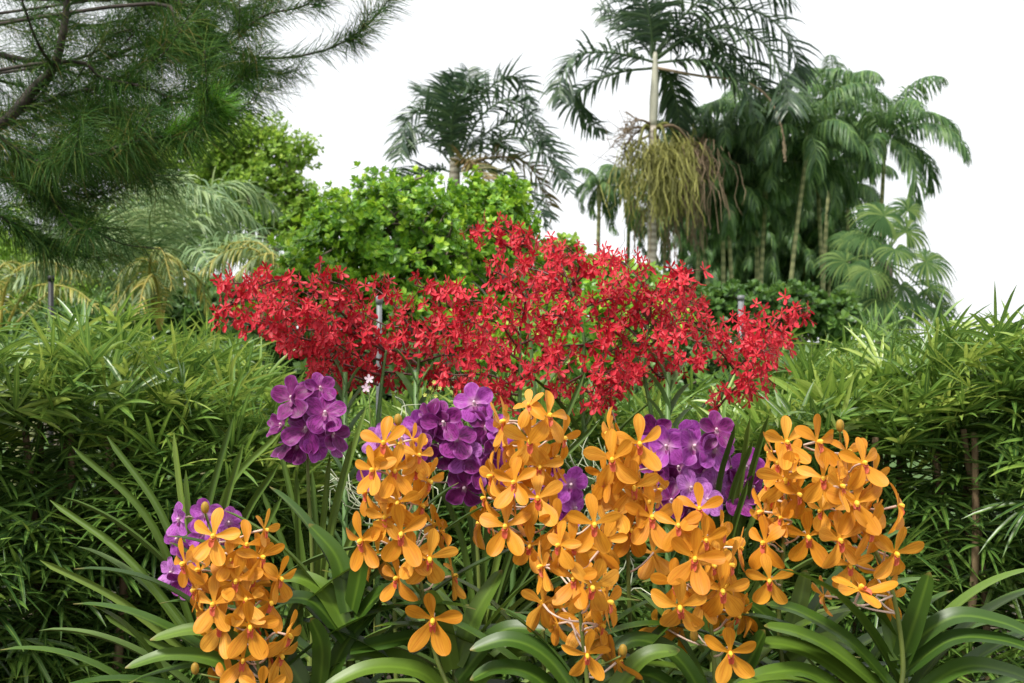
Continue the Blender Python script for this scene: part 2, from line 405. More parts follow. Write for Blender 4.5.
def ground_mat():
    m, nt, out = mat_new("ground")
    L = nt.links.new
    tc = node(nt, "ShaderNodeTexCoord")
    n1 = node(nt, "ShaderNodeTexNoise"); n1.inputs["Scale"].default_value = 0.35; n1.inputs["Detail"].default_value = 8; L(tc.outputs["Object"], n1.inputs["Vector"])
    n2 = node(nt, "ShaderNodeTexNoise"); n2.inputs["Scale"].default_value = 30; n2.inputs["Detail"].default_value = 8; L(tc.outputs["Object"], n2.inputs["Vector"])
    soil = ramp(nt, n2.outputs["Fac"], [(0.3, (0.035, 0.024, 0.016)), (0.7, (0.11, 0.08, 0.05))])
    grass = ramp(nt, n2.outputs["Fac"], [(0.3, (0.03, 0.07, 0.015)), (0.7, (0.08, 0.15, 0.03))])
    sp = node(nt, "ShaderNodeSeparateXYZ"); L(tc.outputs["Object"], sp.inputs[0])
    mr = node(nt, "ShaderNodeMapRange"); L(sp.outputs[1], mr.inputs[0]); mr.inputs[1].default_value = 5; mr.inputs[2].default_value = 8
    mx = node(nt, "ShaderNodeMix", data_type='RGBA'); L(mr.outputs[0], mx.inputs[0]); L(soil, mx.inputs[6]); L(grass, mx.inputs[7])
    pb = node(nt, "ShaderNodeBsdfPrincipled"); L(mx.outputs[2], pb.inputs["Base Color"]); pb.inputs["Roughness"].default_value = 0.95
    bp = node(nt, "ShaderNodeBump"); bp.inputs["Distance"].default_value = 0.03; L(n2.outputs["Fac"], bp.inputs["Height"]); L(bp.outputs[0], pb.inputs["Normal"])
    L(pb.outputs[0], out.inputs[0])
    return m


# ------------------------------------------------------------------ ground: one sheet to the horizon, gently uneven near by
xs = np.concatenate([[-900, -200, -60], np.linspace(-20, 20, 60), [60, 200, 900]])
ys = np.concatenate([[-300, -40], np.linspace(-8, 40, 70), [90, 250, 1200]])
gx, gy = np.meshgrid(xs, ys, indexing='ij')
gz = 0.02 * np.sin(gx * 1.7 + gy) + 0.02 * np.sin(gy * 2.3 - gx * 0.7) - 0.02
m = Mesh(); m.grids(np.stack([gx, gy, gz], -1)[None], np.array([0.5]))
g = link("ground", m.data("ground", ground_mat())); g['kind'] = 'structure'


# ------------------------------------------------------------------ palms
def frond(m, pts, leaflen, n=34, width=0.022, rad=0.018, hang=0.5, angle=R(55), both=True, rnd0=None, prof=None, plume=0.14, bare=0.12):
    """a pinnate leaf along a 3-D curve: rachis tube plus two ranks of leaflets"""
    c = smooth(pts, 40)
    m.tube(c, [rad, rad * 0.7, rad * 0.3], 5, rnd=0.9)
    T = nrm(np.gradient(c, axis=0))
    s = np.linspace(bare, 0.995, n)
    ci = s * 39
    i0 = np.clip(ci.astype(int), 0, 38); fr = (ci - i0)[:, None]
    base = c[i0] * (1 - fr) + c[i0 + 1] * fr
    t = nrm(T[i0] * (1 - fr) + T[i0 + 1] * fr)
    side = nrm(np.cross(t, np.array([0, 0, 1.0])) + 1e-4)
    upn = np.cross(side, t)
    lp = np.interp(s, [bare, bare + 0.18, 0.5, 0.85, 1.0], [0.45, 0.85, 1.0, 0.75, 0.35]) if prof is None else prof(s)
    K = 5
    for sg in (-1, 1):
        N = n
        a = angle + rng.normal(0, 0.10, N)
        d = t * np.cos(a)[:, None] + side * sg * np.sin(a)[:, None] + upn * (0.30 + rng.normal(0, plume, N))[:, None]
        d = nrm(d)
        L = leaflen * lp * rng.uniform(0.82, 1.1, N)
        q = base.copy(); pts_ = [q]
        hg = hang * rng.uniform(0.7, 1.3, N)
        dirs = [d]
        for k in range(1, K):
            d = nrm(d + np.array([0, 0, -1.0]) * (hg * (0.35 + 0.35 * k / K))[:, None] * 1.0)
            q = q + d * (L / (K - 1))[:, None]
            pts_.append(q); dirs.append(d)
        Pt = np.stack(pts_, 1); D = np.stack(dirs, 1)
        nv = nrm(np.cross(D, t[:, None] + 0.001))
        wdir = nrm(np.cross(D, nv))
        wp = np.array([0.55, 1.0, 0.95, 0.65, 0.06]) * width
        S = wdir * wp[None, :, None]
        Fo = -nv * wp[None, :, None] * 0.35
        rr = rng.random(N) if rnd0 is None else np.clip(rnd0 + rng.normal(0, 0.15, N), 0, 1)
        m.ribbons(Pt, S, Fo, rr)


def curve_frond(base, az, el, L, droop, k=9, power=1.3):
    s = np.linspace(0, 1, k)
    e = el - droop * s ** power
    h = np.array([math.cos(az), math.sin(az)])
    st = L / (k - 1)
    p = [np.array(base, float)]
    for i in range(1, k):
        ee = (e[i] + e[i - 1]) / 2
        p.append(p[-1] + st * np.array([h[0] * math.cos(ee), h[1] * math.cos(ee), math.sin(ee)]))
    return np.array(p)


def pix_curve(pp, Y, dy):
    """pp pixel points, depth goes from Y to Y+dy along the curve"""
    k = len(pp)
    return np.array([P(x, y, Y + dy * (i / (k - 1)) ** 1.0) for i, (x, y) in enumerate(pp)])


# tall feather palm with fruit strands, right of the middle
Y0 = 24.0
T1 = thing("feather_palm", (*P(652, 341, Y0)[:2], 0), "tallest palm, single ringed trunk with tan fruit strands hanging below its arching feather crown", "palm tree")
m = Mesh(); m.tube(smooth([[P(652, 341, Y0)[0], Y0, -0.1], P(652, 300, Y0), P(652, 200, Y0), P(653, 126, Y0)], 24), [0.18, 0.105, 0.095, 0.09], 14)
part("trunk", m, M['palm_trunk'], T1)
m = Mesh(); m.tube(smooth([P(653, 127, Y0), P(654, 100, Y0), P(655, 75, Y0), P(655, 52, Y0)], 12), [0.085, 0.10, 0.075, 0.05], 14)
part("crownshaft", m, M['crownshaft'], T1)
tf = [
    ([(654, 62), (635, 57), (605, 52), (578, 56), (562, 76), (560, 100)], -1.0, 'palm', 28),
    ([(652, 68), (620, 72), (590, 84), (575, 100), (585, 118), (604, 134)], 1.2, 'palm', 24),
    ([(653, 56), (645, 25), (630, -5), (612, -20)], 0.8, 'palm', 30),
    ([(653, 54), (650, 20), (640, -20), (625, -60)], -0.9, 'palm', 32),
    ([(654, 52), (660, 10), (668, -30), (685, -60)], 0.3, 'palm', 34),
    ([(655, 54), (680, 20), (715, -10), (760, -18), (790, 0)], -0.8, 'palm', 36),
    ([(655, 55), (685, 26), (730, 8), (772, 20), (795, 55), (797, 82)], 0.5, 'palm', 34),
    ([(656, 58), (690, 36), (735, 28), (770, 50), (786, 88), (788, 110)], -1.0, 'palm', 32),
    ([(656, 60), (685, 42), (725, 44), (752, 70), (768, 100), (772, 118)], 1.0, 'palm', 30),
    ([(656, 63), (690, 60), (720, 66), (742, 86), (756, 118)], -0.6, 'palm', 26),
    ([(655, 66), (668, 78), (676, 100), (680, 132)], 0.9, 'palm', 26),
    ([(655, 60), (670, 40), (700, 30), (720, 50), (735, 80)], 1.6, 'palm', 28),
    ([(653, 58), (640, 40), (625, 20), (600, 8)], 1.4, 'palm', 26),
]
for pp, dy, mt, ln in tf:
    m = Mesh(); frond(m, pix_curve(pp, Y0, dy), ln * 1.45 / F * Y0, n=64, width=0.026, rad=0.035, hang=0.5, plume=0.45)
    part("frond", m, M[mt], T1)
m = Mesh(); frond(m, pix_curve([(657, 68), (700, 76), (745, 82), (770, 100), (782, 130), (785, 160)], Y0, -0.5), 9 / F * Y0, n=16, width=0.014, rad=0.035, hang=1.4, bare=0.6)
o = part("frond", m, M['dead'], T1); o['label'] = "bare brown dying frond"
for (bx, by, sx, sy, n, mt, nm, dy) in [(650, 128, 638, 148, 75, 'fruit', 'fruit_cluster', -0.45), (656, 128, 668, 150, 85, 'fruit', 'fruit_cluster', -0.5), (655, 130, 655, 160, 50, 'fruit', 'fruit_cluster', -0.6),
                                        (656, 126, 680, 145, 70, 'fruit', 'fruit_cluster', 0.3), (652, 130, 668, 180, 90, 'dead', 'fruit_cluster', 0.5), (657, 128, 694, 148, 70, 'dead', 'fruit_cluster', 0.4)]:
    m = Mesh()
    a, b = P(bx, by, Y0), P(sx, sy, Y0 + dy)
    mid = (a + b) / 2 + np.array([0, 0, 0.25])
    m.tube(smooth([a, mid, b], 8), [0.04, 0.03], 6, rnd=0.2)
    N = int(n * 1.5)
    st = b + rng.normal(0, 1, (N, 3)) * np.array([0.2, 0.2, 0.16])
    d = nrm(rng.normal(0, 1, (N, 3)) * np.array([0.7, 0.7, 0.5]) + np.array([0, 0, -0.5]))
    L = rng.uniform(0.3, 1.75, N) * (1.0 if mt == 'fruit' else 1.15)
    pts = [st]; q = st
    for k in range(7):
        d = nrm(d + np.array([0, 0, -0.45])) ; q = q + d * (L / 7)[:, None]; pts.append(q + rng.normal(0, 0.05, (N, 3)))
    Pt = np.stack(pts, 1)
    for ax in ([1, 0, 0], [0, 1, 0]):
        S = np.zeros_like(Pt) + np.array(ax) * 0.0085
        m.ribbons(Pt, S, None, rng.random(N))
    o = part(nm, m, M[mt], T1)
    if mt == 'dead': o['label'] = "brown dried fruit strands"
m = Mesh()
for (bx, by, ex, ey, dy) in [(652, 128, 615, 140, -0.3), (652, 126, 622, 150, 0.3), (651, 124, 628, 128, -.6), (652, 134, 618, 165, .4)]:
    c = smooth([P(bx, by, Y0), P((bx + ex) / 2, (by + ey) / 2 - 6, Y0 + dy / 2), P(ex, ey, Y0 + dy)], 8); m.tube(c, [0.035, 0.012], 5)
    for k in range(14):
        b0 = c[rng.integers(3, 8)]; m.tube(smooth([b0, b0 + rng.normal(0, .13, 3) + [-.1, 0, .02], b0 + rng.normal(0, .2, 3) + [-.2, 0, -.12]], 5), [0.012, 0.005], 4)
part("fruit_stalk", m, M['dead'], T1)

# feather palm left of the middle
Y0 = 26.0
T2 = thing("feather_palm", (*P(454, 341, Y0)[:2], 0), "feather palm with windswept fronds rising behind the bright round leaved shrub", "palm tree")
m = Mesh(); m.tube(smooth([[P(452, 341, Y0)[0], Y0, -0.1], P(453, 260, Y0), P(454, 200, Y0), P(455, 158, Y0)], 20), [0.22, 0.17, 0.15, 0.12], 12)
part("trunk", m, M['palm_trunk'], T2)
for pp, dy, mt, ln in [
    ([(454, 168), (447, 135), (446, 100), (455, 74)], -0.4, 'palm', 24),
    ([(455, 165), (462, 125), (470, 92), (468, 70)], 0.6, 'palm', 24),
    ([(454, 165), (438, 128), (420, 110), (406, 126), (400, 160)], -0.8, 'palm', 24),
    ([(453, 167), (432, 140), (414, 132), (405, 150)], 0.9, 'palm', 20),
    ([(456, 163), (472, 112), (497, 82), (518, 78), (531, 104)], 0.4, 'palm', 24),
    ([(456, 165), (480, 118), (508, 100), (530, 112), (545, 145)], -0.7, 'palm', 24),
    ([(457, 166), (488, 132), (520, 122), (548, 145), (562, 178)], 0.7, 'palm', 26),
    ([(457, 168), (495, 142), (530, 140), (553, 165), (568, 190)], -1.0, 'palm', 24),
    ([(457, 170), (490, 158), (520, 160), (540, 182), (552, 218)], 0.3, 'palm_dry', 22),
    ([(456, 172), (485, 168), (515, 178), (535, 200), (547, 226)], -0.6, 'palm', 20),
    ([(452, 172), (432, 168), (410, 176), (385, 182)], 0.4, 'palm', 18),
    ([(455, 166), (470, 145), (495, 140), (515, 158)], 1.4, 'palm', 22),
    ([(454, 166), (440, 110), (430, 92), (418, 92)], 1.2, 'palm', 20),
    ([(455, 170), (465, 160), (480, 170), (488, 195)], -1.2, 'palm_dry', 22),
    ([(454, 160), (452, 120), (462, 92), (480, 84)], -1.3, 'palm', 22),
]:
    m = Mesh(); frond(m, pix_curve(pp, Y0, dy), ln * 1.5 / F * Y0, n=52, width=0.026, rad=0.03, hang=0.3, plume=0.45)
    part("frond", m, M[mt], T2)


# palm clump on the right
def clump_palm(x, y, Y, r, nf, trunk_top, lean, label, mats=('clump',), hang=1.1, el0=1.35, el1=0.05, tm='palm_trunk_green', tr=0.09, name="slender_palm"):
    top = P(x, y, Y)
    base = np.array([top[0] + lean, Y, -0.1])
    t = thing(name, (base[0], base[1], 0), label, "palm tree", "slender palms crowded together behind the red orchids")
    m = Mesh(); m.tube(smooth([base, (base * 0.45 + top * 0.55) + np.array([lean * 0.12, 0, 0]), top], 16), [tr, tr * 0.8, tr * 0.75], 10)
    part("trunk", m, M[tm], t)
    m = Mesh(); m.tube(smooth([top - [0, 0, 0.05], top + [0, 0, 0.3], top + [0, 0, 0.62]], 8), [tr * 0.95, tr * 1.15, tr * 0.45], 10)
    part("crownshaft", m, M['palm_trunk_green'], t)
    L = r / F * Y
    a0 = random.random() * 6
    nf += 5
    for k in range(nf):
        u = k / max(1, nf - 1)
        az = a0 + k * 2.399
        el = el0 + (el1 - el0) * u + random.uniform(-0.1, 0.1)
        c = curve_frond(top + [0, 0, 0.5], az, el, L * random.uniform(1.25, 1.7), R(135) * random.uniform(0.85, 1.15) * (0.75 + 0.25 * u), power=1.5)
        m = Mesh(); frond(m, c, L * 0.52, n=58, width=L * 0.0135, rad=0.022, hang=hang * 1.15, angle=R(58), plume=0.22)
        part("frond", m, M[mats[k % len(mats)]], t)
    return t


pals = [
    (599, 205, 27, 26, 7, "small slender palm standing alone in the sky gap left of the tallest palm trunk"),
    (629, 212, 28, 34, 8, "slender palm partly hidden behind the left side of the fruiting palm trunk"),
    (690, 175, 26, 46, 9, "slender palm whose crown sits just right of the hanging fruit strands"),
    (722, 158, 26, 46, 9, "slender palm second to the right of the hanging fruit strands, higher crown"),
    (757, 150, 27, 56, 10, "broad crowned slender palm with long drooping fronds in the middle of the clump"),
    (806, 158, 25, 58, 10, "palm with a leaning bare green trunk and pale crownshaft near the middle of the clump"),
    (834, 120, 29, 46, 10, "tall slender palm with an upswept plume of fronds left of the rightmost crown"),
    (884, 158, 26, 62, 10, "rightmost slender palm, open drooping crown against the sky above the fan palm"),
    (700, 232, 33, 40, 8, "short slender palm low in the clump just right of the red orchids' crest"),
    (738, 238, 34, 42, 8, "short dark slender palm low in the clump under the broad crowned palm"),
    (775, 226, 33, 42, 8, "short slender palm in the shade between the two leaning trunks"),
    (812, 222, 33, 44, 8, "short slender palm directly left of the fan palm and under the leaning trunk's crown"),
    (848, 205, 30, 44, 8, "shaded slender palm behind the upper left of the fan palm"),
    (665, 240, 30, 36, 7, "low slender palm directly behind the brown dried fruit strands"),
    (760, 275, 32, 36, 8, "lowest slender palm in the clump just above the right tip of the red orchids"),
    (718, 282, 32, 34, 8, "low bushy palm in the clump behind the shoulder of the red orchids"),
    (805, 272, 32, 36, 8, "low bushy palm just above the bright yellow green shoots of the right hedge"),
    (728, 215, 26, 48, 10, "slender palm with a low full crown hiding the trunks left of the clump's middle"),
    (765, 205, 26, 46, 10, "slender palm with a full crown just left of the leaning trunk"),
    (818, 190, 26, 46, 9, "slender palm with a full crown between the leaning trunk and the fan palm"),
    (700, 215, 27, 42, 9, "slender palm with a full crown right behind the brown dried strands' tips"),
    (708, 205, 32, 46, 9, "slender palm half hidden in the middle left of the clump"),
    (742, 195, 32, 48, 9, "slender palm half hidden behind the middle of the clump"),
    (795, 195, 32, 48, 9, "slender palm half hidden right of the middle of the clump"),
    (775, 250, 32, 44, 9, "shaded low palm deep in the middle of the clump"),
    (725, 250, 32, 44, 9, "shaded low palm deep in the left half of the clump"),
    (830, 245, 32, 44, 9, "shaded low palm deep in the right half of the clump"),
    (845, 262, 33, 36, 8, "low bushy palm tucked behind the lower left fans of the fan palm"),
]
leans = {757: 0.0, 806: -0.55, 690: 0.7, 884: -0.2, 834: -0.4}
for x, y, Y, r, nf, lab in pals:
    clump_palm(x, y, Y, r, nf, 0, leans.get(x, random.uniform(-0.2, 0.2)), lab, hang=1.3, el0=1.45, el1=(-0.25 if y < 200 else -0.5), tr=0.062)


# fan palm
def fan_leaf(m, c, n, up, r, segs=34, spread=R(150), w=0.05):
    """palmate blade centred at c, blade normal n, middle segment towards up"""
    n = nrm(n); up = nrm(np.asarray(up) - n * np.dot(up, n)); rt = np.cross(up, n)
    a = np.linspace(-spread, spread, segs) + rng.normal(0, 0.02, segs)
    d0 = np.cos(a)[:, None] * up + np.sin(a)[:, None] * rt
    L = r * (0.72 + 0.28 * np.cos(a * 0.6)) * rng.uniform(0.92, 1.05, segs)
    K = 6
    q = np.repeat(c[None], segs, 0); pts = [q]; d = nrm(d0 + n * 0.25); D = [d]
    for k in range(1, K):
        d = nrm(d - n * 0.10 + np.array([0, 0, -1.0]) * (0.06 * k if k < 3 else 0.34))
        q = q + d * (L / (K - 1))[:, None]; pts.append(q); D.append(d)
    Pt = np.stack(pts, 1); D = np.stack(D, 1)
    sd_ = nrm(np.cross(D, n[None, None]))
    half = math.tan(spread / segs)
    wp = np.array([0.02, half * 0.2, half * 0.40, half * 0.42, half * 0.18, 0.01]) * r
    m.ribbons(Pt, sd_ * wp[None, :, None], n[None, None] * wp[None, :, None] * 0.5, rng.random(segs))


Y0 = 20.0
FP = thing("fan_palm", (*P(885, 341, Y0)[:2], 0), "grey green fan palm with round pleated leaves below the rightmost slender palm", "palm tree")
ctr = P(884, 262, Y0)
m = Mesh(); m.tube(smooth([[ctr[0], Y0, -0.1], P(885, 330, Y0), ctr], 12), [0.17, 0.15, 0.16], 12); part("trunk", m, M['bark'], FP)
for (x, y, r, dy) in [(884, 216, 44, -0.5), (906, 232, 40, 0.4), (926, 262, 40, -0.2), (868, 236, 36, -0.6), (846, 262, 38, 0.3), (858, 290, 36, -0.5), (900, 286, 40, -0.7), (930, 288, 38, 0.5), (884, 300, 36, -0.9), (915, 305, 34, -.2),
                      (850, 240, 30, 0.9), (895, 250, 34, -1.0), (870, 270, 34, -1.0), (908, 210, 30, 1.0), (866, 312, 32, .2), (938, 308, 30, 0.2), (900, 322, 30, -.8)]:
    c = P(x, y, Y0 + dy)
    out = nrm(c - ctr + np.array([0, -0.35, 0.15]))
    st = smooth([ctr, (ctr + c) / 2 + [0, 0, 0.12], c], 8)
    m = Mesh(); m.tube(st, [0.02, 0.014], 5, rnd=0.9)
    nn = nrm(np.array([0.15 * out[0], -0.75, 0.55]) + rng.normal(0, 0.12, 3))
    fan_leaf(m, c, nn, out, r / F * Y0 * 0.95)
    part("frond", m, M['fan'], FP)

# pale feathery palm and yellow palms on the left
def bush_palm(x, Y, z0, fr, label, mt, ll, n=34, width=0.014, hang=0.7, rad=0.012, cat="palm tree", name="clustering_palm"):
    b = P(x, 341, Y)
    t = thing(name, (b[0], Y, 0), label, cat)
    m = Mesh()
    for k in range(5):
        dx, dy = random.uniform(-.2, .2), random.uniform(-.2, .2)
        m.tube(smooth([[b[0] + dx, Y + dy, -0.1], [b[0] + dx * 1.4, Y + dy, z0 * 0.5], [b[0] + dx * 2, Y + dy, z0]], 8), [0.045, 0.03], 8)
    part("trunk", m, M['palm_trunk_green'], t)
    for (pp, dy) in fr:
        m = Mesh(); frond(m, pix_curve(pp, Y, dy), ll, n=n, width=width, rad=rad, hang=hang, angle=R(50), plume=0.42); part("frond", m, M[mt], t)
    return t


bush_palm(150, 9.0, 1.2, [
    ([(150, 320), (148, 260), (160, 215), (190, 190), (222, 200)], -0.4), ([(152, 320), (165, 270), (190, 225), (225, 205), (262, 228)], 0.4),
    ([(148, 320), (140, 260), (128, 215), (100, 195), (70, 210)], -0.3), ([(148, 320), (125, 270), (95, 235), (62, 225), (35, 245)], 0.5),
    ([(150, 320), (160, 240), (172, 195), (178, 172)], 0.6), ([(146, 320), (142, 240), (136, 195), (140, 165)], 0.9),
    ([(155, 320), (185, 270), (220, 240), (255, 240), (285, 262)], -0.6), ([(145, 320), (115, 285), (80, 262), (45, 262), (15, 282)], -0.7),
    ([(150, 320), (152, 250), (150, 215), (165, 188)], -0.9), ([(156, 320), (180, 250), (205, 220), (235, 228)], 0.8), ([(150, 320), (175, 235), (210, 190), (245, 188), (280, 215)], 0.9),
    ([(144, 320), (120, 250), (95, 215), (60, 200), (30, 215)], 1.0), ([(150, 320), (130, 260), (110, 235), (90, 245)], -1.0), ([(150, 320), (170, 265), (195, 250), (215, 268)], -1.1)],
    "grey green feathery palm with arching fronds behind the left hedge", 'pale', 0.36, n=84, width=0.0085, hang=0.8)
bush_palm(165, 7.0, 1.0, [
    ([(160, 330), (158, 285), (150, 262), (128, 268), (112, 300)], -0.2), ([(160, 330), (160, 280), (160, 258), (178, 262), (192, 300)], 0.1),
    ([(160, 330), (150, 280), (152, 255), (162, 250), (172, 285)], -0.4), ([(160, 330), (168, 290), (180, 272), (200, 280), (208, 312)], 0.3),
    ([(160, 330), (148, 295), (135, 282), (120, 300), (108, 320)], -0.3), ([(160, 330), (158, 290), (152, 275), (143, 290), (138, 318)], -0.5)],
    "yellowing palm tuft with golden hanging leaflets right above the left hedge", 'gold', 0.17, n=30, width=0.006, hang=0.9)
bush_palm(262, 8.0, 1.3, [
    ([(275, 330), (272, 275), (255, 250), (225, 252), (200, 272)], -0.3), ([(275, 330), (276, 268), (262, 245), (240, 242), (212, 250)], 0.4),
    ([(275, 330), (280, 280), (276, 256), (255, 258), (232, 280)], -0.4), ([(275, 330), (278, 275), (285, 255), (300, 260), (310, 285)], 0.2)],
    "palm with olive yellow leaflets hanging like a fringe above the leftmost red orchids", 'gold', 0.22, n=60, width=0.006, hang=1.4)
bush_palm(5, 8.5, 1.2, [
    ([(0, 330), (5, 290), (20, 268), (50, 262), (85, 275)], -0.3), ([(0, 330), (-5, 280), (10, 262), (40, 275), (60, 300)], 0.4), ([(0, 330), (0, 290), (-10, 265), (-30, 262), (-60, 280)], 0.3), ([(5, 330), (20, 300), (40, 285), (75, 290), (100, 310)], -.5),
    ([(10, 330), (40, 300), (70, 280), (110, 278), (135, 290)], .6)],
    "pale yellow green palm at the far left edge below the pine boughs", 'gold', 0.20, n=54, width=0.006, hang=0.9)


# ------------------------------------------------------------------ broadleaf foliage
def leaves(m, pos, dirs, nor, L, W, K=4, droop=0.25, rnd=None, cup=0.25):
    """elliptic leaves: pos (N,3), direction, blade normal, length (N), half width (N)"""
    N = len(pos)
    dirs = nrm(dirs); sd_ = nrm(np.cross(dirs, nor)); nv = np.cross(sd_, dirs)
    s = np.linspace(0, 1, K)
    prof = np.array([0.10, 0.85, 1.0, 0.10]) if K == 4 else np.sin(PI * np.clip(s, 0.03, 0.98)) ** 0.7
    Pt = pos[:, None] + dirs[:, None] * (s[None, :, None] * L[:, None, None]) - nv[:, None] * (droop * s[None, :, None] ** 2 * L[:, None, None])
    S = sd_[:, None] * (prof[None, :, None] * W[:, None, None])
    Fo = -nv[:, None] * (prof[None, :, None] * W[:, None, None] * cup)
    m.ribbons(Pt, S, Fo, rnd)


def rosettes(m, tips, axis, k, L, W, spread=1.0, rr=None, K=4, bias=0.0):
    """k leaves round each twig tip, radiating about the twig axis"""
    N = len(tips)
    a = nrm(axis)
    ref = nrm(np.cross(a, rng.normal(0, 1, (N, 3)))); b2 = np.cross(a, ref)
    if rr is None: rr = rng.random(N)
    for j in range(k):
        th = 2.4 * j + rng.normal(0, 0.25, N)
        tilt = (0.25 + 0.95 * (j / max(1, k - 1))) * spread + rng.normal(0, 0.12, N)
        rad = np.cos(th)[:, None] * ref + np.sin(th)[:, None] * b2
        d = nrm(a * np.cos(tilt)[:, None] + rad * np.sin(tilt)[:, None])
        nn = nrm(a * np.sin(tilt)[:, None] - rad * np.cos(tilt)[:, None])
        ll = L * rng.uniform(0.7, 1.15, N) * (0.7 + 0.3 * j / k)
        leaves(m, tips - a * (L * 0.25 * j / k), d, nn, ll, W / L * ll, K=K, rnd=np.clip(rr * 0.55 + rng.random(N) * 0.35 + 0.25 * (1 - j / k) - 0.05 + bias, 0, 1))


def crown_tips(blobs, n, depth=0.35, noise=0.12):
    """points in the outer shell of overlapping ellipsoids, kept off the inside of the others"""
    out, ax = [], []
    tot = sum((b[1][0] * b[1][1] + b[1][0] * b[1][2] + b[1][1] * b[1][2]) for b in blobs)
    for bi, (c, r) in enumerate(blobs):
        k = int(n * (r[0] * r[1] + r[0] * r[2] + r[1] * r[2]) / tot)
        d = nrm(rng.normal(0, 1, (k, 3)))
        lump = 1 + noise * np.sin(d[:, 0] * 7 + bi) * np.sin(d[:, 1] * 6 + 2 * bi) + noise * np.sin(d[:, 2] * 11 + d[:, 0] * 9)
        q = c + d * np.array(r) * (lump * (1 - depth * rng.random(k) ** 1.5))[:, None]
        keep = np.ones(k, bool)
        for bj, (c2, r2) in enumerate(blobs):
            if bj != bi:
                keep &= (((q - c2) / (np.array(r2) * 0.62)) ** 2).sum(1) > 1
        out.append(q[keep]); ax.append(nrm(d[keep] / np.array(r) + np.array([0, 0, 0.5]) / np.mean(r) + rng.normal(0, 0.35, (keep.sum(), 3)) / np.mean(r)))
    return np.concatenate(out), np.concatenate(ax)


def stems_to(m, base, targets, r0, r1, sides=7):
    for t in targets:
        mid = base * 0.45 + t * 0.55; mid[0] = base[0] * 0.6 + t[0] * 0.4; mid[1] = base[1] * 0.6 + t[1] * 0.4
        m.tube(smooth([base, mid + rng.normal(0, 0.03, 3), t], 10), [r0, (r0 + r1) / 2, r1], sides)


def ell(x, y, Y, rx, ry, rd):
    return (P(x, y, Y), (rx / F * Y, rd, ry / F * Y))


def shrub(name, x, Y, blobs, ntips, k, L, W, mat, label, cat, stem_mat='bark', r0=0.04, depth=0.35, bias=0.0, noise=0.2):
    b = P(x, 341, Y); base = np.array([b[0], Y, 0.0])
    t = thing(name, base, label, cat)
    m = Mesh(); stems_to(m, base - [0, 0, 0.1], [c for c, r in blobs], r0, r0 * 0.3)
    tips, ax = crown_tips(blobs, ntips, depth, noise)
    for i in rng.choice(len(tips), min(len(tips), 160), replace=False):
        c = min(blobs, key=lambda bb: np.linalg.norm(bb[0] - tips[i]))[0]
        m.tube(smooth([c, (c + tips[i]) / 2 + rng.normal(0, 0.04, 3) * r0 * 20, tips[i]], 5), [r0 * 0.25, r0 * 0.08], 4)
    part("branches", m, M[stem_mat], t)
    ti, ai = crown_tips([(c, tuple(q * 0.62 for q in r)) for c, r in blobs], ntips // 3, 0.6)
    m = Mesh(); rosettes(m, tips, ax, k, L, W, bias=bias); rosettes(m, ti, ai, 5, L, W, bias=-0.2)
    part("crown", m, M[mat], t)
    return t


Y0 = 6.0
shrub("round_leaf_shrub", 395, Y0, [ell(385, 238, Y0, 66, 58, .42), ell(330, 262, Y0, 46, 50, .34), ell(300, 285, 5.8, 26, 32, .2), ell(432, 250, Y0, 40, 60, .36), ell(395, 205, 6.1, 42, 32, .3),
      ell(345, 228, 6.0, 38, 34, .28), ell(380, 300, Y0, 110, 60, .5), ell(372, 340, 5.9, 120, 70, .5)],
      3600, 7, 0.050, 0.0165, 'shrub', "large rounded shrub with bright glossy lime green leaves left of centre behind the red orchids", "shrub", depth=0.3)
shrub("round_leaf_shrub", 490, 6.6, [ell(485, 222, 6.6, 42, 44, .3), ell(505, 205, 6.7, 24, 26, .2), ell(460, 215, 6.6, 28, 30, .2), ell(500, 250, 6.5, 40, 50, .32), ell(490, 300, 6.6, 70, 60, .45)],
      1900, 7, 0.052, 0.0165, 'shrub', "smaller glossy green shrub under the windswept palm, right of the large rounded one", "shrub", depth=0.3)
# bushes seen under and between the red sprays
shrub("leafy_bush", 560, 5.4, [ell(560, 350, 5.4, 60, 60, .35), ell(610, 360, 5.5, 60, 70, .35), ell(520, 370, 5.3, 50, 60, .35), ell(640, 320, 5.6, 50, 30, .3), ell(610, 285, 5.8, 40, 24, .2)],
      1100, 6, 0.06, 0.020, 'shrub', "leafy green bush glimpsed between the middle red orchid sprays", "shrub", depth=0.4, bias=0.05)
shrub("leafy_bush", 700, 5.0, [ell(690, 390, 5.0, 60, 60, .3), ell(740, 385, 5.1, 50, 50, .3), ell(650, 420, 4.9, 50, 60, .3), ell(700, 440, 4.9, 80, 60, .4)],
      1000, 6, 0.06, 0.018, 'under', "dark leafy bush below the right red orchid sprays and above the purple blooms", "shrub", depth=0.5)
shrub("leafy_bush", 300, 5.0, [ell(270, 360, 5.0, 50, 50, .35), ell(320, 390, 5.0, 60, 70, .35), ell(390, 400, 5.0, 60, 70, .35), ell(340, 470, 4.8, 100, 80, .4)],
      1200, 6, 0.07, 0.024, 'under', "dark leafy bush behind the upright purple orchid at left", "shrub", depth=0.5)
shrub("leafy_bush", 490, 4.6, [ell(470, 430, 4.6, 70, 60, .35), ell(560, 440, 4.6, 70, 60, .35), ell(520, 520, 4.5, 120, 90, .4)],
      1100, 6, 0.06, 0.018, 'under', "dark leafy bush behind the middle purple orchid", "shrub", depth=0.5)

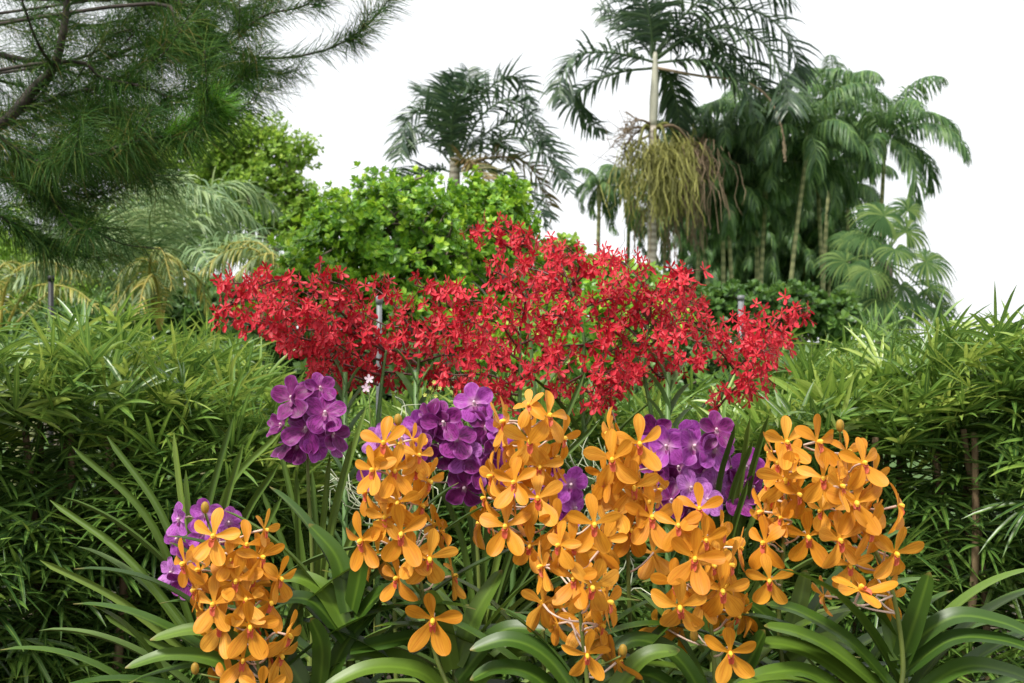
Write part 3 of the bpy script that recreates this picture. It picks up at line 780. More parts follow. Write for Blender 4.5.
# broadleaf trees far left, sky showing through
def tree(x, Y, blobs, n, label, L=0.16, W=0.05, r0=0.14, mat='tree'):
    b = P(x, 341, Y); base = np.array([b[0], Y, 0.0])
    t = thing("broadleaf_tree", base, label, "tree")
    fork = base + np.array([0, 0, blobs[0][0][2] * 0.55])
    m = Mesh(); m.tube(smooth([base - [0, 0, .1], base * 0.5 + fork * 0.5 + rng.normal(0, .05, 3), fork], 10), [r0, r0 * 0.7], 10)
    part("trunk", m, M['bark'], t)
    m = Mesh()
    tips, ax = [], []
    for c, r in blobs:
        mid = fork * 0.4 + c * 0.6 + rng.normal(0, 0.15, 3)
        lim = smooth([fork, mid, c + [0, 0, r[2] * 0.3]], 9); m.tube(lim, [r0 * 0.45, r0 * 0.12], 6)
        k = max(3, int(6 * r[0]))
        for j in range(10):
            d = nrm(rng.normal(0, 1, 3)); e = c + d * np.array(r) * 0.85
            m.tube(smooth([lim[rng.integers(4, 9)], (c + e) / 2 + rng.normal(0, .08, 3), e], 6), [r0 * 0.12, r0 * 0.03], 4)
            # leaf clumps round each twig end
            for q in range(3):
                cc = c + (e - c) * rng.uniform(0.5, 1.35) + rng.normal(0, 0.12, 3) * r[0]
                kk = int(n / (len(blobs) * 30))
                tips.append(cc + rng.normal(0, 1, (kk, 3)) * np.array([0.27, 0.27, 0.15]) * r[0]); ax.append(np.tile(nrm(d + [0, 0, 0.8]), (kk, 1)) + rng.normal(0, .4, (kk, 3)))
    part("branches", m, M['bark'], t)
    m = Mesh(); rosettes(m, np.concatenate(tips), np.concatenate(ax), 5, L, W, spread=1.2)
    part("crown", m, M[mat], t)
    return t


Y0 = 20.0
tree(255, Y0, [ell(258, 145, Y0, 34, 28, .5), ell(205, 155, Y0, 34, 30, .5), ell(240, 175, Y0, 40, 30, .6), ell(305, 205, Y0, 24, 28, .4), ell(288, 158, Y0, 26, 30, .45), ell(232, 150, Y0, 28, 26, .5), ell(295, 195, Y0, 26, 30, .45), ell(255, 190, Y0, 34, 24, .6), ell(300, 225, Y0, 24, 24, .4), ell(220, 185, Y0, 28, 24, .5), ell(265, 222, Y0, 30, 20, .5)],
     5600, "tall broadleaf tree with an airy domed crown between the pine boughs and the rounded shrub", L=0.095, W=0.030)
tree(170, 22.0, [ell(175, 165, 22, 40, 26, .6), ell(205, 210, 22, 36, 22, .6), ell(150, 205, 22, 36, 24, .6), ell(110, 230, 22, 36, 22, .6), ell(185, 240, 22, 40, 20, .6), ell(140, 150, 22, 30, 30, .5)],
     3000, "broadleaf tree behind the feathery palm, its crown lit yellow green under the pine boughs", L=0.13, W=0.040)
tree(60, 18.0, [ell(40, 265, 18, 36, 22, .5), ell(80, 255, 18, 36, 24, .5), ell(15, 240, 18, 34, 26, .5), ell(95, 290, 18, 36, 20, .5), ell(45, 295, 18, 36, 16, .5), ell(-30, 270, 18, 40, 30, .5)],
     2400, "broadleaf tree at the far left whose pale leaves show below the pine boughs", L=0.12, W=0.036)
tree(575, 16.0, [ell(560, 255, 16, 22, 12, .4), ell(600, 275, 16, 24, 12, .4), ell(640, 285, 16, 22, 12, .4), ell(545, 280, 16, 26, 14, .4)],
     1200, "low sunlit treetop peeping over the middle of the red orchids", L=0.12, W=0.045, r0=0.1)

# dark bushes and trees that close the view under the palm clump
shrub("dense_bush", 740, 15.0, [ell(700, 315, 15, 34, 26, .5), ell(745, 310, 15, 36, 26, .5), ell(790, 312, 15, 34, 24, .5), ell(830, 318, 15, 30, 22, .5)],
      1500, 6, 0.13, 0.045, 'under', "dark bush under the palm clump, just above the right red orchid sprays", "shrub", r0=0.06, depth=0.4)
shrub("dense_tree", 780, 34.0, [ell(720, 290, 34, 44, 36, 1.5), ell(780, 275, 34, 50, 40, 1.6), ell(835, 290, 34, 40, 36, 1.4), ell(690, 295, 34, 34, 30, 1.3)],
      2200, 6, 0.28, 0.07, 'clump_tree', "dark dense tree closing the view low behind the palm clump", "tree", r0=0.16, depth=0.6)
shrub("dense_bush", 60, 12.0, [ell(0, 325, 12, 50, 18, .6), ell(60, 322, 12, 50, 20, .6), ell(120, 318, 12, 50, 24, .6), ell(190, 315, 12, 44, 26, .6), ell(240, 308, 12, 40, 28, .6), ell(205, 296, 12, 26, 22, .4)],
      1500, 6, 0.12, 0.035, 'under', "low dark bush behind the top of the left hedge", "shrub", r0=0.06, depth=0.5)

# ------------------------------------------------------------------ pine at the upper left, trunk just outside the frame
YP = 5.2
pine = thing("pine_tree", (-3.55, YP, 0), "dark long needled pine reaching down from the upper left corner", "tree")
m = Mesh(); m.tube(smooth([(-3.6, YP, -0.1), (-3.5, YP, 1.5), (-3.62, YP, 3.2), (-3.5, YP + 0.1, 5.2)], 24), [0.19, 0.15, 0.13, 0.08], 14)
part("trunk", m, M['pine_bark'], pine)
TX = np.array([-3.5, YP, 0])


def needles(m, c, n, L, start=0.1, hang=0.5, fwd=0.9, w=0.0011, sigma=0.012):
    K = len(c)
    s = rng.uniform(start, 1.0, n) * (K - 1)
    i = np.clip(s.astype(int), 0, K - 2); f = (s - i)[:, None]
    p = c[i] * (1 - f) + c[i + 1] * f
    t = nrm(np.gradient(c, axis=0))[i]
    d = nrm(rng.normal(0, 1, (n, 3))); d = nrm(d - (d * t).sum(1)[:, None] * t * 0.9)
    d = nrm(d + t * rng.uniform(fwd * 0.5, fwd * 1.3, n)[:, None])
    LL = L * rng.uniform(0.6, 1.1, n)
    pts = [p + rng.normal(0, sigma, (n, 3))]; q = pts[0]; D = [d]
    for k in range(3):
        d = nrm(d + np.array([0, 0, -1.0]) * (hang * rng.uniform(0.2, 0.6, n))[:, None]); q = q + d * (LL / 3)[:, None]; pts.append(q); D.append(d)
    Pt = np.stack(pts, 1); D = np.stack(D, 1)
    sd_ = nrm(np.cross(D, rng.normal(0, 1, (n, 1, 3))))
    S = sd_ * (np.array([1.0, 1.0, 0.8, 0.2]) * w)[None, :, None]
    m.ribbons(Pt, S, None, rng.random(n))


def pine_branch(pp, Y, dy, r0, nneedle, twigs=6, L=0.2, start=0.2, young=None, hang=0.55, tw_len=0.35, from_trunk=True):
    c = pix_curve(pp, Y, dy)
    if from_trunk:
        c = np.vstack([[TX[0], YP, c[0][2] - 0.15], c])
    c = smooth(c, 26)
    sw = np.linspace(0, 1, 26)
    c = c + np.stack([0 * sw, 0.03 * np.sin(sw * 17 + pp[0][1]), 0.022 * np.sin(sw * 13 + pp[1][1]) + 0.012 * np.sin(sw * 29)], 1) * (sw * (1 - sw) * 3)[:, None]
    rr0 = r0 if r0 > 0.025 else r0 * 0.7
    m = Mesh(); m.tube(c, [rr0, rr0 * 0.75, rr0 * 0.25], 7)
    tw = []
    T = nrm(np.gradient(c, axis=0))
    for k in range(twigs):
        i = int(26 * (0.30 + 0.62 * (k + 0.5) / twigs)); i = min(i, 24)
        sidev = nrm(np.cross(T[i], [0, 0, 1])) * (1 if k % 2 else -1)
        d = nrm(T[i] * 0.9 + sidev * random.uniform(0.2, 1.0) + np.array([0, 0, random.uniform(-0.35, 0.35)]))
        ln = tw_len * random.uniform(0.6, 1.2)
        q = smooth([c[i], c[i] + d * ln * 0.5 + [0, 0, -0.02], c[i] + d * ln + [0, 0, 0.05]], 8)
        m.tube(q, [r0 * 0.3, r0 * 0.12], 5); tw.append(q)
    b = part("branch", m, M['pine_bark'], pine)
    m = Mesh(); needles(m, c, nneedle, L, start, hang)
    for q in tw: needles(m, q, max(40, nneedle // 5), L, 0.1, hang)
    part("needles", m, M['needle'], b)
    if young:
        m = Mesh(); c2 = c[int(26 * young[0]):int(26 * young[1])]; needles(m, c2, young[2], L * 0.8, 0, 0.1, 1.3)
        part("needles", m, M['needle_young'], b)['label'] = "fresh bright green needles"


NB = 800
pine_branch([(-60, 150), (0, 128), (35, 88), (62, 45), (66, -5), (62, -60)], 4.6, -0.1, 0.030, 900, 3, 0.18, 0.3)
pine_branch([(-60, 110), (0, 112), (75, 92), (120, 80), (150, 60), (175, 30)], 4.8, -0.2, 0.016, NB, 7)
pine_branch([(-60, 60), (0, 55), (60, 62), (120, 55), (170, 40), (205, 45)], 5.0, 0.1, 0.022, NB, 8, young=(0.80, 1.0, 1500))
pine_branch([(-60, -12), (20, 0), (90, 0), (150, -10), (200, 15), (212, 46), (262, 61), (325, 46), (368, 24), (392, -4)], 4.9, -0.2, 0.015, 1500, 4, 0.13, 0.3, hang=0.25, tw_len=0.2)
pine_branch([(120, 5), (180, 30), (214, 46), (255, 26), (305, 4), (330, -20)], 4.75, -0.2, 0.013, 900, 3, 0.14, 0.25, hang=0.25, tw_len=0.2)
pine_branch([(40, 60), (100, 78), (150, 93), (200, 91), (235, 84), (252, 66)], 4.6, -0.1, 0.012, 1100, 4, 0.15, 0.3, tw_len=0.2, hang=0.35)
pine_branch([(-60, 120), (0, 138), (40, 156), (90, 158), (145, 142), (200, 120), (215, 108)], 4.5, -0.2, 0.015, 1500, 10, 0.17, 0.25, young=(0.74, 1.0, 1500), hang=0.6)
pine_branch([(-60, 130), (0, 165), (30, 175), (60, 205), (80, 225)], 4.7, -0.2, 0.016, 900, 7, 0.17)
pine_branch([(-60, 180), (0, 178), (40, 188), (70, 192), (95, 180)], 4.9, 0.1, 0.013, 900, 7, 0.18)
pine_branch([(-60, 220), (-10, 215), (25, 228), (50, 250)], 4.5, 0.1, 0.012, 900, 5, 0.18)
pine_branch([(-60, 30), (0, 20), (50, 20), (100, 25), (150, 10), (180, 5)], 5.3, 0.3, 0.014, NB, 8)
pine_branch([(-60, -20), (10, -20), (60, -30), (120, -20), (170, -20)], 5.4, 0.3, 0.014, NB, 7)
pine_branch([(-60, 100), (20, 120), (70, 112), (120, 105), (165, 112)], 5.3, 0.3, 0.014, NB, 8, 0.18)
pine_branch([(-60, 140), (20, 160), (80, 160), (120, 155), (140, 165)], 5.4, 0.2, 0.014, 700, 7, 0.17, hang=0.4)
pine_branch([(-60, 80), (10, 85), (60, 100), (100, 108), (130, 125)], 5.1, 0.4, 0.012, NB, 7)
pine_branch([(60, 60), (110, 40), (160, 35), (190, 60), (215, 70)], 4.9, 0.2, 0.010, NB, 6, 0.2)
pine_branch([(150, -5), (200, 0), (240, 10), (275, -5)], 4.9, 0.2, 0.010, 900, 4, 0.17, hang=0.3)
pine_branch([(-40, 150), (30, 150), (80, 140), (110, 150), (150, 165)], 4.8, 0.2, 0.010, NB, 7, 0.20, hang=0.6)


# ------------------------------------------------------------------ hedges of slender lady palm
def lady_fans(m, pos, out, L, k=7, w=0.0054, rnd=None, hang=0.22):
    """N fingered leaves: pos leaf-joint, out main direction; k segments spread in a fan"""
    N = len(pos)
    out = nrm(out)
    side = nrm(np.cross(out, np.array([0, 0, 1.0]) + rng.normal(0, 0.25, (N, 3))))
    nv = np.cross(side, out)
    if rnd is None: rnd = rng.random(N)
    for j in range(k):
        a = (j - (k - 1) / 2) / ((k - 1) / 2) * R(78) + rng.normal(0, 0.12, N)
        miss = rng.random(N) < 0.12
        d = nrm(out * np.cos(a)[:, None] + side * np.sin(a)[:, None] + nv * rng.normal(0.05, 0.12, N)[:, None])
        LL = L * (0.72 + 0.28 * np.cos(a)) * rng.uniform(0.75, 1.1, N)
        LL[miss] *= 0.45
        K = 6
        q = pos.copy(); pts = [q]; D = [d]
        hg = hang * rng.uniform(0.4, 1.3, N)
        for s in range(1, K):
            d = nrm(d + np.array([0, 0, -1.0]) * (hg * 0.14 * s)[:, None]); q = q + d * (LL / (K - 1))[:, None]; pts.append(q); D.append(d)
        Pt = np.stack(pts, 1); D = np.stack(D, 1)
        sd_ = nrm(np.cross(D, nv[:, None]))
        nn = np.cross(sd_, D)
        wp = np.array([0.25, 0.85, 1.0, 0.9, 0.62, 0.05])
        ww = w * rng.uniform(0.75, 1.25, N)
        S = sd_ * wp[None, :, None] * ww[:, None, None]
        m.ribbons(Pt, S, -nn * wp[None, :, None] * ww[:, None, None] * 0.4, np.clip(rnd + rng.normal(0, 0.10, N), 0, 1))


def hedge(name, x0, x1, yfront, yback, top, n_front, n_top, n_in, label, seed_dir, canes, sparse):
    base = ((x0 + x1) / 2, (yfront(x0) + yback) / 2, 0)
    t = thing(name, base, label, "hedge")
    m = Mesh()
    # front face, denser towards the top
    x = rng.uniform(x0, x1, n_front)
    u = rng.random(n_front)
    z = top(x) * (1 - 0.72 * u ** sparse)
    lump = 0.10 * np.sin(x * 9 + z * 5) + 0.07 * np.sin(z * 13 - x * 6)
    y = yfront(x) + np.abs(rng.normal(0, 0.14, n_front)) + lump + 0.12 * np.clip((z - top(x) + 0.25) / 0.25, 0, 1)
    pos = np.stack([x, y, z - 0.03], 1)
    out = np.stack([rng.normal(seed_dir, 0.65, n_front), -np.abs(rng.normal(0.75, 0.35, n_front)), rng.normal(0.25, 0.40, n_front)], 1)
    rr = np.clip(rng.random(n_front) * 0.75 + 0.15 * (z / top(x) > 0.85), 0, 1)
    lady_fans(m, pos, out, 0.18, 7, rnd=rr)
    # top
    x = rng.uniform(x0, x1, n_top); yf = yfront(x)
    y = yf + rng.random(n_top) ** 1.3 * (yback - yf)
    z = top(x) + rng.normal(-0.035, 0.05, n_top) + 0.035 * np.sin(x * 5.3 + 1) + 0.03 * np.sin(x * 12 + y * 7)
    pos = np.stack([x, y, z], 1)
    out = np.stack([rng.normal(0, 0.6, n_top), rng.normal(-0.3, 0.6, n_top), rng.uniform(0.2, 1.2, n_top)], 1)
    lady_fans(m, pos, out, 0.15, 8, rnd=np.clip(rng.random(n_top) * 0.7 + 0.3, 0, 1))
    # inside and back
    x = rng.uniform(x0, x1, n_in); y = rng.uniform(0, 1, n_in) * (yback - yfront(x) - 0.3) + yfront(x) + 0.4; z = rng.uniform(0.1, 1, n_in) * top(x) * 0.95
    lady_fans(m, np.stack([x, y, z], 1), rng.normal(0, 1, (n_in, 3)), 0.17, 7, w=0.011)
    part("foliage", m, M['hedge'], t)
    # canes
    for (cx, cy) in canes:
        zt = float(top(np.array([cx]))[0]) - 0.12
        lean = random.uniform(-0.12, 0.12)
        m = Mesh(); m.tube(smooth([(cx, cy, -0.05), (cx + lean * 0.3 + random.uniform(-.03, .03), cy, zt * 0.35), (cx + lean * .6 + random.uniform(-.03, .03), cy + random.uniform(-.03, .03), zt * 0.7), (cx + lean, cy + 0.03, zt)], 16), [random.uniform(0.010, 0.017), 0.008], 7, rnd=random.random())
        part("cane", m, M['cane'], t)
    return t


lt = lambda x: np.interp(x, [-3.0, -1.3, -0.95, -0.72, -0.5], [1.26, 1.225, 1.21, 1.14, 0.93])
lf = lambda x: np.interp(x, [-3.0, -1.2, -0.6, -0.4], [2.15, 2.35, 2.75, 2.9])
hl = hedge("lady_palm_hedge", -2.6, -0.52, lf, 3.7, lt, 2600, 1300, 1100, "dense dark green hedge of narrow fingered leaves filling the left side", 0.1,
           [(random.uniform(-2.4, -0.6), random.uniform(2.6, 3.1)) for _ in range(26)], 0.9)
rt_ = lambda x: np.interp(x, [0.35, 0.62, 0.85, 1.2, 3.0], [0.84, 1.04, 1.17, 1.205, 1.24])
rf = lambda x: np.interp(x, [0.3, 0.7, 1.3, 3.0], [2.95, 2.75, 2.55, 2.4])
hr = hedge("lady_palm_hedge", 0.42, 2.7, rf, 3.8, rt_, 1850, 1300, 950, "hedge of narrow fingered leaves with brown canes showing on the right side", -0.1,
           [(P(893, 400, 2.75)[0], 2.72), (P(960, 400, 2.7)[0], 2.68), (P(985, 400, 2.7)[0], 2.72), (P(1003, 400, 2.8)[0], 2.8), (P(925, 400, 2.9)[0], 2.95), (P(890, 400, 2.9)[0], 2.86)] +
           [(random.uniform(0.7, 2.5), random.uniform(2.75, 3.4)) for _ in range(22)], 1.25)
# bright upright shoots on the hedges
def shoots(h, top, n, x0, x1, y0, y1, L, w, lab):
    for k in range(n):
        x = random.uniform(x0, x1)
        y = random.uniform(y0, y1)
        z = float(top(np.array([x]))[0])
        lean = random.uniform(-.05, .05)
        m = Mesh(); m.tube(smooth([(x, y, z - 0.2), (x + lean / 2, y, z - 0.1), (x + lean, y, z - 0.02)], 5), 0.003, 5)
        lady_fans(m, np.array([[x + lean, y, z - 0.025], [x + lean * .7, y, z - 0.06]]), np.array([[lean * 4 + random.gauss(0, .3), random.gauss(-.2, .3), 1], [random.gauss(0, .6), -.4, .7]]), L * random.uniform(0.7, 1.1), 5, w=w, hang=0.2)
        part("shoot", m, M['hedge_young'], h)


shoots(hr, rt_, 34, 0.62, 1.35, 2.7, 3.1, 0.16, 0.009, "")
shoots(hl, lt, 16, -2.2, -0.8, 2.6, 3.1, 0.13, 0.007, "")
# hedge behind the orchid bed
mt_ = lambda x: 0 * x + 1.02
hm = hedge("lady_palm_hedge", -0.62, 0.62, lambda x: 0 * x + 3.15, 4.0, mt_, 900, 500, 400, "low shaded stretch of hedge behind the orchid bed in the middle", 0,
           [(random.uniform(-0.6, 0.6), random.uniform(3.3, 3.8)) for _ in range(10)], 0.8)

# ------------------------------------------------------------------ posts
o = thing("metal_stake", (*P(378, 341, 3.3)[:2], 0), "thin grey metal stake standing behind the left red orchids", "stake")
m = Mesh(); b = P(378, 300, 3.3); m.tube(smooth([(b[0] - .003, 3.3, -0.1), (b[0], 3.3, 0.7), (b[0] + .004, 3.3, b[2])], 8), 0.0085, 10); part("rod", m, M['zinc'], o)
m = Mesh(); m.tube([(b[0] + .004, 3.3, b[2] - .012), (b[0] + .004, 3.3, b[2] + .012)], 0.011, 10); part("cap", m, M['zinc'], o)
o = thing("metal_post", (*P(741, 341, 9)[:2], 0), "grey metal post under the palm clump, in the dip of the red sprays at right", "post")
m = Mesh(); b = P(741, 299, 9); m.tube([(b[0], 9, -0.1), (b[0], 9, b[2])], 0.024, 12); part("shaft", m, M['zinc'], o)
m = Mesh(); m.tube([(b[0], 9, b[2] - 0.01), (b[0], 9, b[2] + 0.03)], 0.029, 12); part("cap", m, M['zinc'], o)
o = thing("black_post", (*P(50, 341, 6.5)[:2], 0), "short black post standing behind the left hedge at the far left", "post")
m = Mesh(); b = P(51, 279, 6.5); m.tube([(b[0], 6.5, -0.1), (b[0], 6.5, b[2])], 0.016, 10); part("shaft", m, M['black'], o)
m = Mesh(); m.tube([(b[0], 6.5, b[2] - 0.01), (b[0], 6.5, b[2] + 0.02)], 0.021, 10); part("cap", m, M['black'], o)


# ------------------------------------------------------------------ flowers
def petal(m, ang, L, W, neck=0.3, c=0.66, lift=0.0, bend=-0.1, cup=0.15, wave=0.05, K=11, C=7, start=0.04, twist=0.0, side=0.0, rnd=None):
    """one petal in the flower's own frame: x right, y up (dorsal), z towards the viewer"""
    s = 1 - (1 - np.linspace(0, 1, K)) ** 1.5
    w = np.where(s > c, np.sqrt(np.clip(1 - ((s - c) / (1 - c)) ** 2, 0.0015, 1)), 0)
    q = np.clip(s / c, 0, 1); q = q * q * (3 - 2 * q)
    w = np.where(s <= c, neck + (1 - neck) * q, w) * W
    u = np.linspace(-1, 1, C)
    ph = random.uniform(0, 6)
    X = s[:, None] * L + 0 * u[None]
    Yt = w[:, None] * u[None] + side * s[:, None] ** 2 * L
    Z = (lift * s + bend * s ** 2)[:, None] * L + cup * (u[None] ** 2) * w[:, None] + wave * np.sin(s[:, None] * 7 + u[None] * 2.2 + ph) * w[:, None] * np.abs(u[None]) + twist * u[None] * w[:, None] * s[:, None] \
        - 0.10 * np.exp(-(u[None] / 0.22) ** 2) * w[:, None]
    X = X + start * L
    ca, sa = math.cos(ang), math.sin(ang)
    V = np.stack([X * ca - Yt * sa, X * sa + Yt * ca, Z], -1)
    m.grids(V[None], np.array([random.random() if rnd is None else rnd]))


def orange_flower():
    m = Mesh()
    j = lambda a: random.uniform(-a, a)
    petal(m, R(90 + j(9)), 1.0, 0.215 + j(.03), neck=0.26, c=0.70, lift=0.14 + j(.1), bend=-0.12 + j(.22), cup=0.18 + j(.25), side=j(.1), twist=j(.3))
    for sg in (-1, 1):
        petal(m, R(90 - sg * (66 + j(9))), 0.95, 0.222 + j(.03), neck=0.22, c=0.68, lift=0.20 + j(.25), bend=-0.22 + j(.6), cup=0.2 + j(.25), side=j(.12), twist=j(.5))
    for sg in (-1, 1):
        petal(m, R(-90 + sg * (27 + j(6))), 1.08, 0.295 + j(.035), neck=0.26, c=0.62, lift=0.16 + j(.18), bend=-0.14 + j(.5), cup=0.22 + j(.35), side=sg * 0.08 + j(.08), twist=j(.4))
    return m


def blob(m, c, r, n=8, k=7, rnd=0.5):
    th = np.linspace(0, PI, k)
    pts = np.stack([0 * th, 0 * th, -np.cos(th)], 1)
    ring = np.sin(th)
    a = np.linspace(0, 2 * PI, n + 1)
    V = np.stack([ring[:, None] * np.cos(a)[None], ring[:, None] * np.sin(a)[None], -np.cos(th)[:, None] + 0 * a[None]], -1) * np.array(r) + np.array(c)
    m.grids(V[None], np.array([rnd]))


def scale_mesh(m, s):
    m.v = [v * s for v in m.v]; return m


FR = 0.0405      # metres for a petal of length 1
orange_vars = [scale_mesh(orange_flower(), FR).data("orange_flower", M['orange']) for _ in range(24)]
lip_vars = []
for _ in range(3):
    m = Mesh(); petal(m, R(-90), 0.42, 0.10, neck=0.9, c=0.6, lift=0.75, bend=-0.55, cup=0.9, wave=0.05, K=8, C=6)
    petal(m, R(-62), 0.17, 0.07, neck=0.9, c=0.5, lift=1.2, bend=0, cup=0.3, K=6, C=5); petal(m, R(-118), 0.17, 0.07, neck=0.9, c=0.5, lift=1.2, bend=0, cup=0.3, K=6, C=5)
    lip_vars.append(scale_mesh(m, FR).data("lip", M['lip']))
m = Mesh(); blob(m, (0, 0.0, 0.13), (0.085, 0.10, 0.15)); blob(m, (0, -0.06, 0.20), (0.06, 0.05, 0.06)); column_me = scale_mesh(m, FR).data("column", M['yellow'])


def face(pos, yaw, pitch=0.0, roll=0.0, s=1.0):
    n = Vector((math.sin(yaw) * math.cos(pitch), -math.cos(yaw) * math.cos(pitch), math.sin(pitch)))
    up = Vector((0, 0, 1)); up = (up - n * up.dot(n)).normalized()
    rt = up.cross(n)
    u2 = up * math.cos(roll) + rt * math.sin(roll); r2 = u2.cross(n)
    W = Matrix(((r2.x, u2.x, n.x, pos[0]), (r2.y, u2.y, n.y, pos[1]), (r2.z, u2.z, n.z, pos[2]), (0, 0, 0, 1)))
    return W @ Matrix.Scale(s, 4), n


def strap_leaf(m, base, az, el, L, W, droop, K=16, fold=0.35, power=1.5, tipn=0.5, rnd=None, side=0.0):
    s = np.linspace(0, 1, K)
    e = el - droop * s ** power
    a = az + side * s
    st = L / (K - 1)
    d = np.stack([np.cos(a) * np.cos(e), np.sin(a) * np.cos(e), np.sin(e)], 1)
    p = np.vstack([np.zeros(3), np.cumsum((d[1:] + d[:-1]) / 2 * st, 0)]) + np.array(base)
    strap_along(m, p, W, fold, tipn, rnd)


def strap_along(m, p, W, fold=0.35, tipn=0.5, rnd=None, hint=None):
    K = len(p)
    s = np.linspace(0, 1, K)
    t = nrm(np.gradient(p, axis=0))
    h = np.array([0, 0, 1.0]) if hint is None else np.asarray(hint, float)
    sd_ = nrm(np.cross(t, h) + 1e-5)
    sd_ = nrm(sd_ + 0.0 * s[:, None])
    nv = np.cross(sd_, t)
    w = W * np.interp(s, [0, 0.08, 0.35, 0.75, 0.93, 1.0], [0.75, 0.85, 1.0, 0.82, tipn, 0.08])
    off = np.array([-1, -0.55, 0, 0.55, 1])
    lift = fold * np.array([1, 0.45, -0.15, 0.45, 1])
    V = p[:, None] + sd_[:, None] * (off[None, :, None] * w[:, None, None]) + nv[:, None] * (lift[None, :, None] * w[:, None, None])
    m.grids(V[None], np.array([random.random() if rnd is None else rnd]))


def stem_point(c, z):
    i = int(np.argmin(np.abs(c[:, 2] - z)))
    return c[i]


def orchid_fan(root, x, y_top, Y, n, L, W, face_az=0.0, el_hi=R(70), el_lo=R(20), z_lo=None, mat='strap', droop=(0.9, 1.6)):
    """distichous leaves climbing a stem; y_top pixel height of the newest leaf base"""
    top = P(x, y_top, Y)
    base = np.array([top[0], Y, 0.0])
    m = Mesh(); m.tube(smooth([base - [0, 0, .05], base * 0.5 + top * 0.5 + [0.004, 0, 0], top], 12), [0.012, 0.011, 0.006], 8); part("stem", m, M['spike'], root)
    for k in range(n):
        u = k / max(1, n - 1)
        sg = 1 if k % 2 else -1
        z = top[2] - 0.02 * k - 0.01
        az = face_az + (0 if sg > 0 else PI) + random.uniform(-0.22, 0.22)
        el = el_hi + (el_lo - el_hi) * u + random.uniform(-0.06, 0.06)
        m = Mesh()
        strap_leaf(m, (top[0] + sg * 0.004, Y + random.uniform(-.004, .004), z), az, el, L * (0.62 + 0.38 * min(1, u * 2.2)) * random.uniform(0.9, 1.08), W, random.uniform(*droop) * (0.55 + 0.45 * u), side=random.uniform(-.15, .15), fold=0.25)
        part("leaf", m, M[mat], root)


def placed_leaves(root, Y, lst, W=0.0150, mat='strap'):
    for pp in lst:
        k = len(pp); dd = random.uniform(-0.06, 0.03)
        pts = [P(a, b, Y + dd * i / (k - 1)) for i, (a, b) in enumerate(pp)]
        m = Mesh(); strap_along(m, smooth(pts, 18), W * random.uniform(0.9, 1.1), fold=0.22, tipn=0.6, hint=(random.uniform(-.15, .15), -0.55 + random.uniform(-.15, .15), 0.83))
        part("leaf", m, M[mat], root)


def f(x, y, yaw=0, pitch=0, roll=0, s=1.0):
    return (x, y, yaw, pitch, roll, s)


